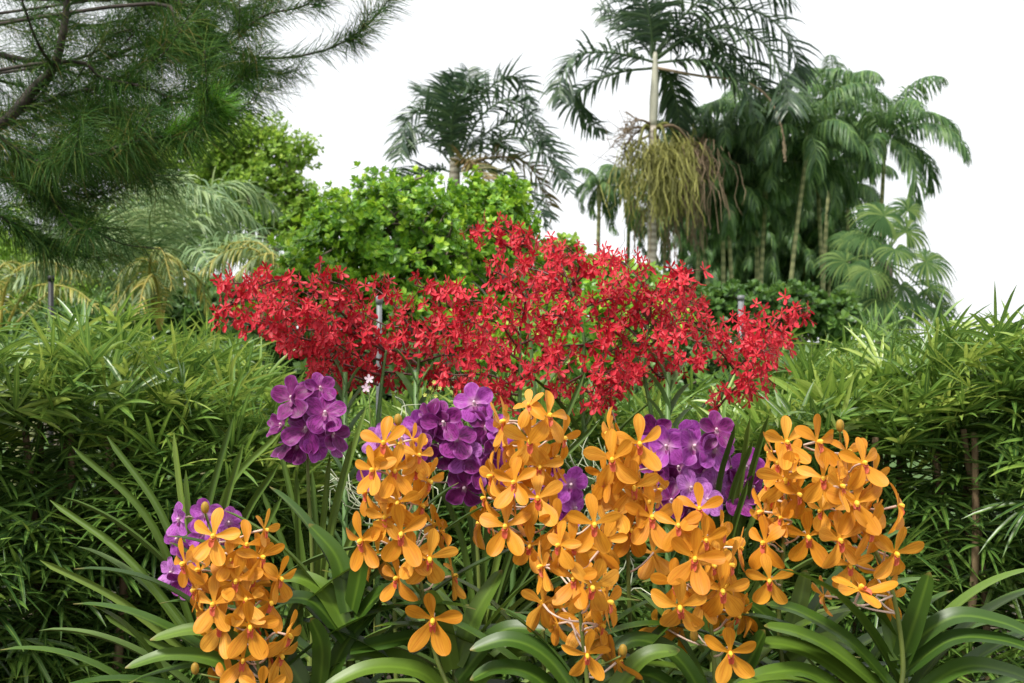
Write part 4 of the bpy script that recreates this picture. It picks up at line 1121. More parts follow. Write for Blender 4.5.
clusters = [
    # label, Y, spike pixels, flowers, fan (x, ytop, n)
    ("orange orchid at the far left of the bed, its spray leaning left over mauve blooms", 1.50,
     [(262, 730), (258, 665), (242, 600), (222, 560), (205, 513)],
     [f(214, 536, -5, 12, 6, .95), f(185, 563, -38, 0, -12, .85), f(261, 557, 58, 5, 14, .9), f(264, 530, 72, 0, 25, .75), f(214, 604, -18, 0, -6, 1.02), f(250, 626, 12, -5, 4, 1.05), f(287, 635, 55, 0, 18, .9),
      f(219, 657, 165, 25, 20, .95), f(236, 580, 0, 5, 8, 1.0), f(279, 578, 66, 0, 12, .85), f(262, 688, 0, 0, -5, .9), f(196, 590, -55, 5, -18, .8), f(245, 600, 30, 8, 10, .95), f(268, 655, 95, 0, 12, .85), f(232, 640, -140, 0, 5, .9), f(203, 610, -50, 0, -10, .95), f(222, 625, -5, -5, 0, 1.0), f(243, 660, 5, -8, 6, 1.0), f(280, 655, 40, -5, 14, .95), f(252, 580, 15, 5, 6, 1.0), f(200, 570, -30, 5, -15, .95), f(230, 680, -20, -5, -10, .95), f(246, 545, 20, 10, 10, .9), f(270, 602, 35, 0, 20, .9), f(230, 560, 25, 15, 0, .8)],
     (262, 640, 11), [(205, 512), (195, 673)]),
    ("orange orchid left of centre, bright spray with one separate flower hanging lowest", 1.52,
     [(434, 720), (434, 650), (418, 570), (402, 490), (396, 432)],
     [f(384, 443, -8, 0, 0, .95), f(412, 440, 125, 10, -20, .75), f(374, 470, -30, 0, -8, .9), f(394, 470, 10, 5, 6, .9), f(427, 481, 70, 0, 16, .85), f(398, 502, 0, 0, 2, 1.0), f(367, 492, -65, 0, -15, .8), f(386, 517, -20, 0, -10, .9),
      f(401, 533, 0, 0, -3, 1.08), f(362, 540, -22, -3, -10, .98), f(429, 558, 12, 0, 6, 1.02), f(440, 531, 130, 5, 20, .75), f(398, 578, -48, -5, -4, .92), f(452, 576, 100, -8, 14, .92), f(433, 619, 6, -5, -2, 1.08), f(416, 470, 40, 0, 10, .85), f(420, 505, 60, 0, 10, .85),
      f(378, 555, -120, 0, 0, .9), f(412, 555, 10, 10, 0, .85), f(418, 455, 20, 10, 10, .75)],
     (456, 650, 13), [(398, 424), (413, 582)]),
    ("tallest orange orchid spray in the middle, standing in front of purple blooms", 1.54,
     [(545, 730), (542, 620), (530, 520), (525, 450), (528, 412)],
     [f(530, 441, 0, 0, 2, 1.15), f(548, 416, 22, 5, 10, .95), f(529, 406, -25, 40, -18, .75), f(506, 421, -82, 0, -4, .95), f(508, 446, -95, 0, -25, .8), f(538, 498, 2, 0, -2, 1.12), f(506, 526, -5, 0, 4, 1.12), f(493, 476, -70, 0, -12, .95), f(486, 498, -80, 0, -22, .8),
      f(481, 524, -125, 0, -26, .85), f(557, 524, 22, 0, 0, .95), f(554, 457, 82, 0, 6, .95), f(515, 482, -25, 0, -5, .95), f(539, 466, 10, 0, 5, .9), f(562, 438, 55, 0, 20, .85), f(520, 462, -40, 0, -4, .9), f(548, 482, 45, 0, 5, .95), f(530, 545, 0, 0, 10, .9), f(545, 552, 95, 0, 0, .85)],
     (545, 680, 10), []),
    ("low orange orchid spray at bottom centre with several flowers seen from behind", 1.44,
     [(592, 740), (587, 680), (580, 610), (577, 560), (572, 535)],
     [f(592, 586, 2, -4, 6, 1.08), f(594, 524, 4, 8, 4, 1.0), f(599, 551, 150, 20, 18, .85), f(543, 566, -60, 0, -16, .98), f(543, 604, -150, 10, -14, .95), f(587, 654, -2, -10, 0, 1.0), f(617, 662, 125, 10, 16, .9), f(607, 602, 62, -8, 10, .95),
      f(575, 578, -20, 0, -8, .95), f(582, 622, 175, -10, 5, .95), f(560, 545, -35, 0, 5, .9), f(572, 545, 10, 15, 0, .85), f(600, 625, 80, -10, 12, .85), f(558, 624, -120, -10, -8, .8)],
     (592, 705, 9), [(623, 655)]),
    ("orange orchid spray right of centre overlapping the left side of the big purple cluster", 1.60,
     [(632, 740), (630, 620), (628, 540), (628, 480), (620, 432)],
     [f(639, 443, 6, 0, 4, .98), f(613, 459, -18, 0, -4, 1.0), f(634, 487, 0, 0, 0, 1.1), f(611, 433, -70, 5, -6, .9), f(605, 477, -45, 0, -8, .9), f(651, 517, 4, 0, 6, 1.02), f(653, 468, 78, 0, 14, .85), f(604, 541, -20, 0, 14, .95), f(653, 553, 170, -5, 4, .95), f(626, 468, 20, 0, 0, .9),
      f(600, 495, -75, 0, -10, .85), f(618, 510, -30, 0, -5, .95), f(645, 500, 50, 0, 10, .9), f(630, 530, 10, 0, 0, .95), f(657, 490, 60, 0, 15, .8), f(618, 487, -10, 5, 0, .9)],
     (640, 690, 9), []),
    ("orange orchid spray below the big purple cluster, one flower hanging alone at the bottom", 1.48,
     [(716, 740), (714, 660), (708, 600), (702, 560), (700, 520)],
     [f(699, 509, 4, 8, 0, .88), f(678, 525, -12, 0, -4, .95), f(695, 558, -2, 0, 6, 1.06), f(721, 533, 48, 5, 10, .82), f(722, 590, 3, 0, 0, 1.12), f(680, 606, -6, -4, -6, 1.08), f(730, 652, 4, -10, -2, 1.0), f(729, 565, 62, 0, 16, .88), f(743, 614, 105, -5, 22, .78),
      f(660, 627, -150, -20, -40, .75), f(676, 584, -30, 0, -10, .95), f(705, 540, 15, 0, 0, .9), f(712, 565, 40, 0, 0, .9), f(690, 583, 160, 0, -5, .85), f(738, 548, 85, 0, 25, .75), f(702, 600, 20, -5, 10, .8)],
     (716, 700, 9), [(694, 640)]),
    ("orange orchid spray right of the purple cluster, a narrow column of flowers turned left", 1.53,
     [(776, 740), (779, 620), (784, 540), (786, 480), (788, 440)],
     [f(786, 442, -2, 0, -4, .98), f(785, 479, -3, 0, -3, 1.05), f(763, 512, -70, 0, -20, .88), f(765, 543, -45, -2, -14, .9), f(770, 580, -14, -5, -4, 1.0), f(808, 536, -8, -3, -3, 1.02), f(780, 462, -50, 0, -5, .85), f(797, 494, 30, 0, 5, .85), f(776, 500, -100, 0, 0, .8), f(772, 452, -80, 0, -12, .75), f(782, 518, -60, 0, 0, .7)],
     (788, 628, 12), []),
    ("largest orange orchid spray at far right with wide open flowers in front of the hedge", 1.47,
     [(906, 740), (903, 660), (892, 590), (866, 530), (846, 470), (840, 440)],
     [f(817, 442, 38, 6, 6, .92), f(823, 478, -12, 0, 0, .95), f(863, 463, 5, 0, 2, 1.0), f(856, 502, 2, 0, -2, 1.12), f(839, 540, 0, -2, -6, 1.12), f(895, 553, 14, -4, 4, 1.12), f(898, 506, 72, 0, 24, .92), f(860, 590, 6, 50, -30, 1.0), f(888, 597, 115, -15, 10, .9), f(840, 486, 25, 0, 4, .95),
      f(824, 596, -130, -20, -30, .7), f(872, 480, 60, 0, 10, .95), f(870, 530, 35, 0, 8, .95), f(850, 565, -10, -10, 0, .9), f(822, 510, -45, 0, -6, .85), f(880, 574, 160, 0, 0, .85), f(846, 452, 60, 5, 15, .85), f(876, 510, 80, 0, 12, .8)],
     (903, 650, 15), [(840, 430)]),
]
OG = "orange orchid plants along the front of the bed"
bud_m = Mesh(); blob(bud_m, (0, 0, 0.006), (0.0058, 0.0052, 0.0085), 10, 8); bud_me = bud_m.data("bud", M['bud'])
for ci, (lab, Y, sp, fl, fan, buds) in enumerate(clusters):
    root = thing("orange_orchid", (*P(fan[0], 341, Y)[:2], 0), lab, "orchid", OG)
    fx = fan[0]
    spts = [np.array([P(fx, 341, Y)[0], Y + 0.02, P(fx, fan[1] + 60, Y)[2]])] + [P(a, b, Y + 0.03) for a, b in sp if b < fan[1] + 50]
    c = smooth(spts, 40)
    m = Mesh(); m.tube(c, [0.0036, 0.003, 0.0018], 7); part("flower_stalk", m, M['spike'], root)
    fl = list(fl)
    ys_ = sorted(q[1] for q in fl); rs = random.Random(100 + ci)
    for k in range(7):
        yy = rs.uniform(ys_[1], ys_[-2]); q0 = min(fl[:13], key=lambda q: abs(q[1] - yy))
        cx = np.interp(yy, [p_[1] for p_ in sp][::-1], [p_[0] for p_ in sp][::-1])
        sg = rs.choice((-1, 1))
        fl.append(f((cx * 0.6 + q0[0] * 0.4) + sg * rs.uniform(2, 20), yy, sg * rs.uniform(55, 165), rs.uniform(-20, 20), rs.uniform(-25, 25), rs.uniform(.75, .92)))
    for i, (x, y, yaw, pitch, roll, s) in enumerate(fl):
        yw = R(yaw + random.uniform(-11, 11))
        dep = Y + 0.03 - 0.055 * math.cos(yw) + random.uniform(-0.010, 0.010)
        if i >= 13: dep += 0.02
        pos = P(x, y, dep)
        W, n = face(pos, yw, R(pitch + random.uniform(-12, 12)), R(roll + random.uniform(-5, 5)), s * dep / 1.5 * random.uniform(0.86, 0.99))
        fo = part("flower", orange_vars[(i * 5 + ci * 3) % 24], None, root, W)
        part("lip", lip_vars[i % 3], None, fo, W); part("column", column_me, None, fo, W)
        nn = np.array(n)
        a = pos - nn * 0.002
        tgt = stem_point(c, pos[2] - 0.018)
        b = a - nn * 0.020 + np.array([0, 0, -0.003])
        if np.linalg.norm(tgt - b) > 0.09: tgt = b + (tgt - b) * 1.0
        m = Mesh(); m.tube(smooth([a, b, (b + tgt) / 2 + [0, 0, -0.004], tgt], 9), [0.0019, 0.0014, 0.0014, 0.0018], 6, rnd=random.random()); part("pedicel", m, M['pedicel'], fo)
    for bx, by in buds:
        pb_ = P(bx, by, Y); tgt = stem_point(c, pb_[2] - 0.02)
        bo = part("bud", bud_me, None, root, Matrix.Translation(Vector(pb_)))
        m = Mesh(); m.tube(smooth([pb_, (pb_ + tgt) / 2 + [0, 0, -.003], tgt], 6), 0.0014, 6); part("pedicel", m, M['spike'], bo)
    placed_leaves(root, Y + 0.05, {7: [[(898, 655), (950, 618), (1000, 622), (1045, 642)], [(900, 675), (950, 640), (1000, 640), (1045, 655)], [(903, 705), (960, 668), (1010, 672), (1050, 692)], [(895, 690), (850, 642), (800, 612), (766, 604)], [(893, 700), (840, 655), (800, 634), (764, 626)],
                                        [(893, 715), (830, 664), (790, 646), (757, 643)], [(890, 735), (820, 678), (775, 672), (728, 690)], [(900, 665), (915, 620), (930, 572)], [(898, 660), (890, 620), (880, 600)]],
                                    1: [[(456, 665), (475, 615), (502, 570)], [(458, 680), (500, 632), (545, 630)], [(452, 690), (400, 660), (350, 655), (322, 668)], [(458, 700), (510, 652), (560, 655)], [(452, 670), (440, 620), (428, 590)], [(450, 700), (420, 672), (370, 668), (320, 690)]],
                                    0: [[(262, 660), (230, 640), (195, 630), (150, 640)], [(265, 680), (290, 640), (300, 600)], [(262, 690), (220, 662), (170, 655), (125, 668)]],
                                    3: [[(592, 720), (550, 660), (510, 640), (470, 650)], [(594, 720), (640, 660), (680, 650)], [(592, 740), (540, 680), (500, 668), (470, 680)]],
                                    5: [[(716, 720), (680, 660), (640, 640), (612, 652)], [(716, 730), (660, 680), (620, 675), (590, 690)], [(718, 720), (750, 660), (765, 630)]],
                                    6: [[(788, 650), (770, 620), (745, 600)], [(790, 660), (830, 640), (860, 650)], [(788, 640), (800, 600), (806, 570)]]}.get(ci, []))
    orchid_fan(root, fan[0], fan[1], Y + 0.07, max(5, fan[2] - 3), 0.34, 0.0165, face_az=random.uniform(-0.1, 0.25), el_hi=R(66), el_lo=R(25), droop=(1.0, 1.6))

for x, y, Y, n, lab in [(350, 598, 1.60, 13, "leafy orchid without flowers between the two left orange sprays"),
                        (500, 690, 1.66, 11, "leafy orchid without flowers behind the foot of the tallest orange spray"),
                        (668, 690, 1.68, 11, "leafy orchid without flowers between the two orange sprays under the purple cluster"),
                        (178, 700, 1.62, 9, "leafy orchid without flowers at the bottom left corner of the bed"),
                        (850, 680, 1.66, 11, "leafy orchid without flowers at the bottom right behind the largest orange spray")]:
    root = thing("leafy_orchid", (*P(x, 341, Y)[:2], 0), lab, "orchid", "orchids with leaves only along the bed")
    if x == 350:
        placed_leaves(root, Y - 0.03, [[(348, 612), (338, 560), (309, 524)], [(352, 610), (360, 570), (358, 545)], [(345, 625), (325, 592), (300, 578), (276, 580)], [(345, 640), (320, 608), (300, 598), (272, 602)], [(322, 700), (345, 645), (382, 603)], [(318, 700), (322, 650), (311, 618)], [(350, 650), (400, 640), (440, 632)], [(355, 620), (385, 592), (420, 600)], [(318, 710), (280, 650), (262, 640)]])
    orchid_fan(root, x, y, Y, n - 2, 0.34, 0.0165, face_az=random.uniform(-0.1, 0.3), el_hi=R(70), el_lo=R(28), droop=(0.9, 1.5))


# purple vandas
def purple_flower():
    m = Mesh(); j = lambda a: random.uniform(-a, a)
    for a, L, W in ((90, .98, .37), (90 - 68, .95, .41), (90 + 68, .95, .41), (-90 + 33, 1.02, .45), (-90 - 33, 1.02, .45)):
        petal(m, R(a + j(5)), L, W + j(.03), neck=0.28, c=0.55, lift=0.12 + j(.12), bend=-0.05 + j(.5), cup=0.15 + j(.35), wave=0.22, twist=j(.35))
    return m


PF = 0.036
pvars = {k: [scale_mesh(purple_flower(), PF).data("purple_flower", M[k]) for _ in range(6)] for k in ('purple', 'mauve')}
m = Mesh(); petal(m, R(-90), 0.40, 0.11, neck=0.8, c=0.6, lift=0.55, bend=-0.2, cup=0.5, K=8, C=6); plip = scale_mesh(m, PF).data("lip", M['purple_lip'])
m = Mesh(); blob(m, (0, 0.02, 0.12), (0.075, 0.085, 0.11)); pcol = scale_mesh(m, PF).data("column", M['white_column'])
vandas = [
    ("deep purple orchid cluster standing apart at upper left under the red sprays", 1.95, [(312, 660), (312, 560), (308, 480), (308, 425), (316, 388)],
     [(293, 398, -18, 'purple', 1.15), (325, 413, 15, 'purple', 1.1), (306, 429, 0, 'purple', 1.2), (320, 388, 20, 'purple', .85), (332, 434, 60, 'purple', .9), (287, 442, -40, 'purple', .95), (333, 446, 70, 'purple', .7), (298, 447, 0, 'purple', .9), (315, 446, 30, 'mauve', .8), (306, 408, 20, 'purple', .9), (282, 425, -70, 'purple', .8)],
     [((311, 640), (300, 540), (280, 447)), ((318, 640), (335, 520), (367, 405)), ((316, 640), (330, 530), (352, 440)), ((312, 640), (322, 540), (330, 455)), ((308, 640), (290, 560), (262, 490)), ((320, 640), (350, 540), (385, 470)), ((316, 640), (318, 560), (312, 470)), ((306, 640), (280, 580), (245, 540)), ((318, 640), (345, 560), (370, 500)), ((314, 640), (300, 560), (296, 470)), ((322, 640), (345, 580), (400, 540))]),
    ("purple orchid cluster in the middle between the two left tall orange sprays", 2.0, [(480, 680), (478, 560), (470, 480), (462, 430), (474, 402)],
     [(474, 403, 8, 'mauve', 1.05), (466, 455, -8, 'mauve', .95), (465, 487, 0, 'purple', 1.1), (444, 422, -20, 'purple', 1.05), (434, 434, -50, 'purple', 1.0), (456, 438, 0, 'purple', 1.1), (425, 459, -60, 'purple', 1.0), (418, 428, -30, 'mauve', .9), (432, 418, -10, 'purple', .95), (500, 432, 40, 'mauve', .9), (492, 451, 30, 'purple', 1.1), (485, 426, 30, 'purple', 1.0), (447, 455, 10, 'purple', .9), (402, 438, -10, 'mauve', .8),
      (482, 470, 20, 'purple', 1.0), (380, 440, -20, 'mauve', .85), (372, 478, -40, 'mauve', .8), (570, 484, 20, 'mauve', 1.0), (560, 500, 0, 'purple', 1.0), (574, 508, 40, 'mauve', .9), (505, 470, 0, 'purple', 1.0), (525, 482, 0, 'mauve', .9), (545, 470, 0, 'purple', .95), (415, 445, 0, 'purple', .9)],
     [((482, 640), (530, 500), (600, 420)), ((484, 640), (540, 480), (585, 372)), ((480, 640), (470, 520), (446, 462)), ((480, 640), (510, 520), (558, 458)), ((484, 640), (560, 520), (618, 466)), ((476, 640), (450, 560), (420, 520)), ((480, 640), (492, 500), (520, 420)), ((478, 640), (462, 540), (432, 470)), ((476, 640), (420, 560), (372, 462)), ((486, 640), (560, 580), (620, 560))]),
    ("largest purple and mauve orchid cluster right of centre with green leaf tips poking through", 1.95, [(715, 690), (712, 600), (705, 520), (695, 470), (700, 430)],
     [(655, 431, -20, 'purple', .95), (667, 446, -10, 'mauve', 1.05), (693, 446, 10, 'mauve', 1.1), (716, 430, 20, 'purple', 1.0), (714, 449, 0, 'mauve', 1.05), (679, 468, -10, 'purple', 1.1), (671, 484, -30, 'purple', 1.0), (702, 471, 10, 'mauve', 1.1), (690, 488, 0, 'mauve', 1.0), (716, 484, 20, 'mauve', 1.0), (745, 466, 30, 'mauve', 1.0),
      (742, 484, 10, 'purple', 1.0), (752, 486, 50, 'purple', .9), (740, 500, 0, 'purple', .9), (671, 500, -20, 'purple', .95), (707, 500, 0, 'mauve', .9), (660, 466, -50, 'purple', .95), (684, 434, 0, 'mauve', .95), (725, 465, 30, 'purple', .9), (700, 452, 0, 'purple', 1.0), (648, 448, -50, 'mauve', .8), (690, 510, -10, 'purple', .9)],
     []),
    ("mauve orchid blooms peeping out behind the far left orange spray", 1.68, [(215, 700), (212, 640), (205, 580), (200, 530)],
     [(180, 519, -25, 'mauve', .95), (206, 514, 0, 'mauve', .95), (178, 538, -30, 'mauve', .9), (172, 572, -45, 'mauve', .85), (185, 580, -20, 'purple', .9), (228, 522, 20, 'mauve', .9), (220, 541, 10, 'purple', .9), (190, 556, -20, 'purple', .9), (203, 533, 0, 'mauve', .9)],
     [((205, 640), (188, 540), (174, 432)), ((208, 640), (205, 530), (233, 418)), ((210, 640), (225, 500), (281, 432)), ((208, 640), (220, 530), (243, 444)), ((212, 640), (240, 529), (278, 465)), ((200, 640), (165, 520), (107, 436)), ((198, 640), (150, 520), (72, 446)), ((196, 640), (150, 580), (100, 530)), ((198, 650), (130, 560), (50, 500)), ((200, 660), (150, 640), (105, 615)),
      ((206, 640), (195, 560), (186, 470)), ((196, 660), (120, 600), (40, 560)), ((214, 640), (250, 560), (282, 497))]),
]
for vi, (lab, Y, sp, fl, lv) in enumerate(vandas):
    root = thing("purple_orchid", (*P(sp[0][0], 341, Y)[:2], 0), lab, "orchid", "purple orchid plants behind the orange ones")
    c = smooth([np.array([P(sp[0][0], 341, Y)[0], Y + .02, 0.25])] + [P(a, b, Y + 0.02) for a, b in sp], 40)
    m = Mesh(); m.tube(c, [0.004, 0.0035, 0.002], 7); part("flower_stalk", m, M['spike'], root)
    b0 = P(sp[0][0], 341, Y + .04); m = Mesh(); m.tube(smooth([(b0[0], Y + .04, -.05), (b0[0], Y + .04, P(0, 620, Y)[2])], 8), [0.011, 0.009], 8); part("stem", m, M['spike'], root)
    for i, (x, y, yaw, kind, s) in enumerate(fl):
        yw = R(yaw + random.uniform(-22, 22))
        dep = Y + 0.02 - 0.045 * math.cos(yw) + random.uniform(-0.035, 0.03)
        pos = P(x, y, dep)
        W, n = face(pos, yw, R(random.uniform(-22, 26)), R(random.uniform(-22, 22)), s * dep / 1.95 * (0.9 if Y < 1.8 else 1.0))
        fo = part("flower", pvars[kind][i % 6], None, root, W)
        part("lip", plip, None, fo, W); part("column", pcol, None, fo, W)
        nn = np.array(n); a = pos - nn * .002; b = a - nn * 0.018; tgt = stem_point(c, pos[2] - 0.02)
        m = Mesh(); m.tube(smooth([a, b, tgt], 7), [0.0018, 0.0014, 0.0016], 5); part("pedicel", m, M['pedicel'], fo)
    if vi == 2:
        lv = [((716, 650), (716, 501), (735, 424)), ((720, 650), (728, 510), (753, 440)), ((720, 650), (738, 500), (750, 418)), ((722, 650), (748, 490), (769, 415)), ((718, 650), (728, 550), (748, 480)), ((712, 650), (700, 520), (670, 420)),
              ((724, 650), (750, 560), (790, 480)), ((710, 650), (690, 560), (650, 500)), ((726, 650), (760, 580), (810, 540)), ((708, 650), (680, 580), (630, 540)), ((716, 650), (712, 540), (700, 470)), ((722, 650), (735, 570), (760, 500))]
    for li, pp in enumerate(lv):
        front = vi == 2 and li < 5
        d0, d1 = (Y + 0.03, Y - 0.09 if front else Y + random.uniform(-.02, .10))
        pts = np.array([P(pp[0][0], pp[0][1], d0), P(pp[1][0], pp[1][1], (d0 + d1) / 2), P(pp[2][0], pp[2][1], d1)])
        m = Mesh(); strap_along(m, smooth(pts, 14), 0.0064, fold=0.8, tipn=0.7, hint=(random.uniform(-.3, .3), -1, random.uniform(.0, .3)))
        part("leaf", m, M['terete'], root)
    # a few lower arching leaves that hide the foot
    for k in range(6):
        m = Mesh(); strap_leaf(m, (b0[0], Y + 0.04, P(0, 640, Y)[2] - 0.03 * k), (0 if k % 2 else PI) + random.uniform(-.5, .5), R(60 - 5 * k), 0.32, 0.011, random.uniform(.6, 1.0), fold=0.6)
        part("leaf", m, M['terete'], root)


# red orchids
def red_flower():
    m = Mesh(); j = lambda a: random.uniform(-a, a)
    petal(m, R(90 + j(10)), 0.85, 0.13 + j(.02), neck=0.4, c=0.7, lift=0.2, bend=j(.4), cup=0.2, K=6, C=4, side=j(.15))
    for sg in (-1, 1):
        petal(m, R(90 - sg * (55 + j(14))), 0.78, 0.12 + j(.02), neck=0.4, c=0.7, lift=0.2 + j(.2), bend=j(.4), cup=0.2, K=6, C=4, side=j(.15))
        petal(m, R(-90 + sg * (24 + j(9))), 1.05, 0.22 + j(.04), neck=0.24, c=0.66, lift=0.15, bend=j(.45), cup=0.25, wave=0.15, K=7, C=5)
    petal(m, R(-90), 0.3, 0.1, neck=0.8, c=0.5, lift=0.9, bend=-0.2, cup=0.4, K=4, C=4)
    blob(m, (0, 0, .08), (.07, .08, .1), 5, 4)
    return m


rvars = [scale_mesh(red_flower(), 0.0222).data("red_flower", M['red']) for _ in range(10)]
rvar_arr = []
for me in rvars:
    v = np.empty(len(me.vertices) * 3, np.float32); me.vertices.foreach_get("co", v)
    q = np.empty(len(me.loops), np.int32); me.loops.foreach_get("vertex_index", q)
    a = np.empty(len(me.vertices) * 3, np.float32); me.attributes["leaf"].data.foreach_get("vector", a)
    rvar_arr.append((v.reshape(-1, 3).astype(float), q, a.reshape(-1, 3)))

reds = [
    ("red orchid reaching furthest left, its flat spray spreading over the left hedge", 2.55, [(378, 640), (374, 480), (380, 400), (386, 350)],
     [[(386, 352), (340, 325), (290, 300), (245, 284), (214, 286)], [(345, 330), (300, 330), (255, 326), (214, 310)], [(365, 338), (325, 298), (285, 280), (250, 290)], [(384, 350), (352, 310), (346, 288), (318, 278)],
      [(380, 375), (335, 362), (302, 352), (285, 340)], [(345, 345), (300, 338), (262, 318)], [(380, 360), (345, 350), (320, 320), (300, 300)], [(300, 318), (270, 300), (232, 302)], [(378, 385), (340, 372), (312, 366)]]),
    ("red orchid spray left of centre above the broad overlapping leaf column", 2.6, [(415, 640), (412, 480), (416, 400), (420, 345)],
     [[(420, 345), (402, 315), (385, 296), (368, 284)], [(420, 345), (440, 310), (432, 292), (415, 285)], [(417, 375), (385, 372), (355, 372), (338, 355)], [(420, 362), (460, 350), (495, 342)], [(416, 355), (372, 345), (345, 328)],
      [(420, 350), (410, 330), (385, 325), (360, 312)], [(418, 370), (440, 378), (470, 380)], [(420, 340), (450, 325), (470, 320)], [(418, 365), (400, 350), (380, 340)]]),
    ("red orchid spray in the centre hanging just above the tallest orange flowers", 2.5, [(512, 640), (516, 480), (520, 390), (520, 330)],
     [[(520, 335), (495, 305), (465, 300), (440, 288)], [(520, 345), (550, 330), (575, 310)], [(519, 360), (490, 340), (462, 335)], [(518, 390), (490, 375), (455, 375), (432, 368)], [(520, 380), (545, 365), (565, 360)], [(520, 330), (525, 300), (510, 280), (495, 272)],
      [(518, 370), (480, 358), (445, 355)], [(518, 395), (495, 392), (470, 385)], [(520, 350), (500, 325), (480, 318)]]),
    ("small separate red orchid spray on top, against the smaller glossy shrub", 2.9, [(545, 640), (540, 480), (532, 360), (524, 290), (514, 246)],
     [[(516, 252), (498, 240), (482, 230), (468, 226)], [(516, 250), (508, 232), (494, 226)], [(518, 255), (524, 240), (522, 232)], [(526, 290), (545, 270), (552, 255)]]),
    ("red orchid spray forming the highest crest just left of the tallest palm trunk", 2.6, [(600, 640), (590, 480), (582, 400), (584, 340), (572, 290)],
     [[(572, 290), (560, 262), (548, 240)], [(574, 285), (600, 262), (622, 262), (638, 278)], [(575, 295), (550, 275), (522, 268), (500, 272)], [(584, 345), (556, 348), (538, 368)], [(583, 375), (562, 388), (560, 402)], [(584, 345), (612, 335), (632, 322)], [(578, 310), (605, 300), (625, 298)],
      [(572, 285), (580, 262), (566, 246)], [(582, 370), (605, 372), (620, 365)], [(580, 325), (555, 315), (532, 318)], [(576, 300), (560, 290), (538, 290)], [(584, 390), (600, 398), (612, 400)]]),
    ("red orchid spray right of centre on a dark stem crossing the palm trunk's base", 2.55, [(655, 640), (656, 500), (652, 420), (644, 370), (648, 325)],
     [[(648, 325), (655, 295), (676, 278), (692, 268)], [(648, 320), (636, 298), (650, 275)], [(646, 340), (682, 320), (712, 332), (738, 348)], [(645, 372), (618, 384), (596, 402)], [(645, 355), (680, 358), (705, 362)], [(646, 345), (618, 320), (600, 318)], [(647, 330), (625, 290), (605, 282)], [(646, 335), (675, 300), (705, 308)],
      [(644, 372), (625, 372), (608, 392)], [(646, 350), (665, 335), (700, 342)], [(646, 345), (625, 345), (602, 355)], [(648, 365), (662, 378), (680, 372)], [(660, 300), (676, 290), (688, 290)]]),
    ("rightmost red orchid with a lifted tip near the post and a small low tassel", 2.6, [(690, 640), (684, 520), (700, 440), (732, 375)],
     [[(732, 375), (752, 352), (768, 330), (790, 312), (804, 308)], [(750, 355), (744, 328), (762, 312)], [(766, 335), (785, 335), (780, 345)], [(712, 415), (735, 388), (758, 372), (774, 370)], [(735, 370), (720, 352), (705, 345)], [(765, 335), (755, 345), (765, 352)], [(742, 385), (750, 392), (738, 392)]]),
]
for ri, (lab, Y, sp, brs) in enumerate(reds):
    root = thing("red_orchid", (*P(sp[0][0], 341, Y)[:2], 0), lab, "orchid", "red orchid plants behind the purple ones")
    c0 = smooth([np.array([P(sp[0][0], 341, Y)[0], Y, -0.03])] + [P(a, b, Y) for a, b in sp], 40)
    m = Mesh(); m.tube(c0, [0.008, 0.006, 0.003], 7)
    part("stem", m, M['vstem'], root)
    FL = []
    for bi, br in enumerate(brs):
        dy = random.uniform(-0.22, 0.20)
        c = smooth(pix_curve(br, Y, dy), 30)
        m = Mesh(); m.tube(c, [0.0032, 0.0014], 5)
        ln = np.linalg.norm(np.diff(c, axis=0), axis=1).sum()
        T = nrm(np.gradient(c, axis=0))
        n = int(ln / 0.0070)
        for k in range(n):
            i = int((0.10 + 0.90 * (k + random.random()) / n) * 29); i = min(i, 29)
            d = nrm(rng.normal(0, 1, 3) * [1, .9, 1]); d = nrm((d - T[i] * np.dot(d, T[i]) * 0.8 + np.array([0, -0.25, 0.0])) * [1, 1, 0.7])
            r = random.uniform(0.014, 0.040)
            p = c[i] + d * r
            m.tube([c[i], c[i] + d * r * 0.5 + [0, 0, -.002], p], 0.0009, 4)
            yw = math.atan2(d[0], -d[1]) * 0.8
            FL.append((p, yw, random.uniform(-0.4, 0.8), random.gauss(0, 0.45), random.uniform(0.72, 1.05)))
        part("branch", m, M['red_stem'], root)
    # nearest the camera first: those show largest
    FL.sort(key=lambda q: q[0][1])
    m = Mesh()
    for k, (p, yw, pt, ro, s) in enumerate(FL):
        W, nn = face(p, yw, pt, ro, s)
        if k < 96:
            part("flower", rvars[k % 10], None, root, W)
        else:
            v, q, a = rvar_arr[k % 10]
            Wn = np.array(W)
            aa = a.copy(); aa[:, 0] = random.random()
            m.add(v @ Wn[:3, :3].T + Wn[:3, 3], q.reshape(-1, 4), aa)
    if len(FL) > 96:
        part("flowers_behind", m, M['red'], root, kind='stuff')
    # broad overlapping leaves climbing the stem
    if ri in (0, 1, 5):
        x0 = {0: 345, 1: 416, 5: 668}[ri]
        Yl = Y - 0.05
        xb = P(x0, 341, Yl)[0]
        m = Mesh(); m.tube([(xb, Yl, -0.03), (xb, Yl, P(0, 372, Yl)[2])], [0.008, 0.006], 8); part("stem", m, M['vstem'], root)
        for k in range(22):
            zz = P(0, 372, Yl)[2] - 0.028 * k
            az = (0.25 if k % 2 else PI - 0.1) + random.uniform(-0.25, 0.25)
            m = Mesh(); strap_leaf(m, (xb, Yl, zz - 0.03), az, R(72), 0.105, 0.021, R(35), K=9, fold=0.25, tipn=0.8); part("leaf", m, M['vstem'], root)
    else:
        for k in range(8):
            sx = 1 if k % 2 else -1
            bse = c0[6 + 2 * k]
            m = Mesh(); strap_leaf(m, bse, (0 if sx > 0 else PI) + random.uniform(-.5, .5), R(58), 0.24, 0.012, R(25), fold=0.5); part("leaf", m, M['terete'], root)

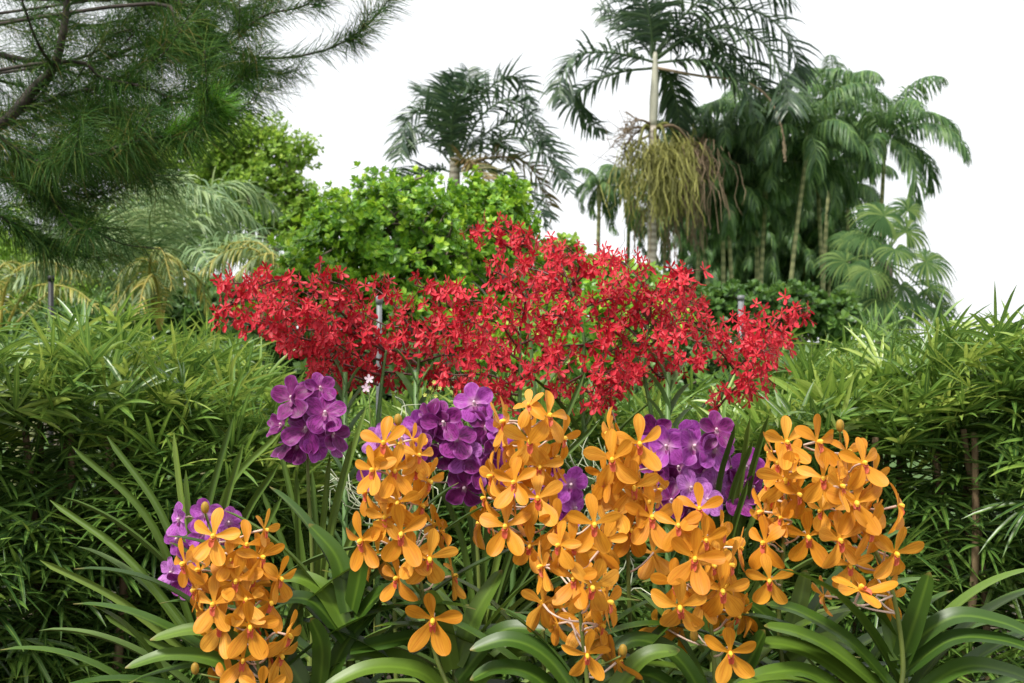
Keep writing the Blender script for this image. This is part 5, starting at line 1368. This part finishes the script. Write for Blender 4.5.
# ------------------------------------------------------------------ tangles of pale aerial roots and small blooms behind
for (x, y, Y, n, lab) in [(600, 450, 2.35, 90, "wiry tangle of pale aerial roots behind the gap between centre orange sprays"), (392, 425, 2.35, 60, "small wiry tangle of pale aerial roots beside the grey stake")]:
    b = P(x, 341, Y)
    root = thing("aerial_root_tangle", (b[0], Y, 0), lab, "plant")
    m = Mesh(); top = P(x, y + 90, Y); m.tube(smooth([(b[0], Y, -.03), (b[0] + .01, Y, top[2] * .5), top], 8), [0.006, 0.004], 6); part("stem", m, M['spike'], root)
    m = Mesh()
    for k in range(n):
        s0 = top + rng.normal(0, 1, 3) * [0.03, 0.03, 0.06]
        e = s0 + np.array([rng.normal(0, 0.05), rng.normal(0, 0.04), rng.uniform(-0.02, 0.16)])
        m.tube(smooth([s0, (s0 + e) / 2 + rng.normal(0, 0.018, 3), e, e + rng.normal(0, 0.03, 3)], 9), [0.0016, 0.0008], 4, rnd=random.random())
    part("roots", m, M['root'], root)

m = Mesh()
for a in range(5): petal(m, R(90 + 72 * a), 1.0, 0.3, neck=0.4, c=0.6, lift=0.1, bend=0.1, K=6, C=4)
small_pink = scale_mesh(m, 0.010).data("pink_flower", petal_mat("pale_pink_petal", [(0, (0.72, 0.5, 0.62)), (1, (0.85, 0.72, 0.78))], (0.6, 0.2, 0.45), 0.3))
small_yellow = scale_mesh(m, 0.45).data("yellow_flower", petal_mat("pale_yellow_petal", [(0, (0.55, 0.62, 0.10)), (1, (0.75, 0.75, 0.2))], (0.4, 0.45, 0.05), 0.3))
for nm, lab, Y, fl, me in [("pink_orchid", "tiny pale pink orchid flower hanging beside the grey stake", 2.3, [(369, 379), (366, 388)], small_pink),
                           ("yellow_orchid", "sprig of tiny yellow green flowers above the middle purple cluster", 2.3, [(430, 388), (436, 396), (425, 395), (431, 404), (440, 388), (434, 382)], small_yellow)]:
    x = fl[0][0]
    root = thing(nm, (P(x, 341, Y)[0], Y, 0), lab, "orchid")
    top = P(fl[0][0], fl[0][1], Y + .01)
    m = Mesh(); m.tube(smooth([(top[0], Y + .02, -.03), (top[0] + .01, Y + .02, top[2] * .6), top], 12), [0.0025, 0.0012], 6); part("stem", m, M['spike'], root)
    for i, (a, b) in enumerate(fl):
        p = P(a, b, Y)
        W, nn = face(p, random.uniform(-.5, .5), random.uniform(-.2, .3), random.uniform(-3, 3), 1.0)
        fo = part("flower", me, None, root, W)
        m = Mesh(); m.tube([p, top + [0, 0, -.012]], 0.0008, 4); part("pedicel", m, M['spike'], fo)
    for k in range(4):
        m = Mesh(); strap_leaf(m, (top[0], Y + .02, top[2] * 0.55 + .03 * k), (0 if k % 2 else PI), R(65), 0.16, 0.008, R(30)); part("leaf", m, M['under'], root)
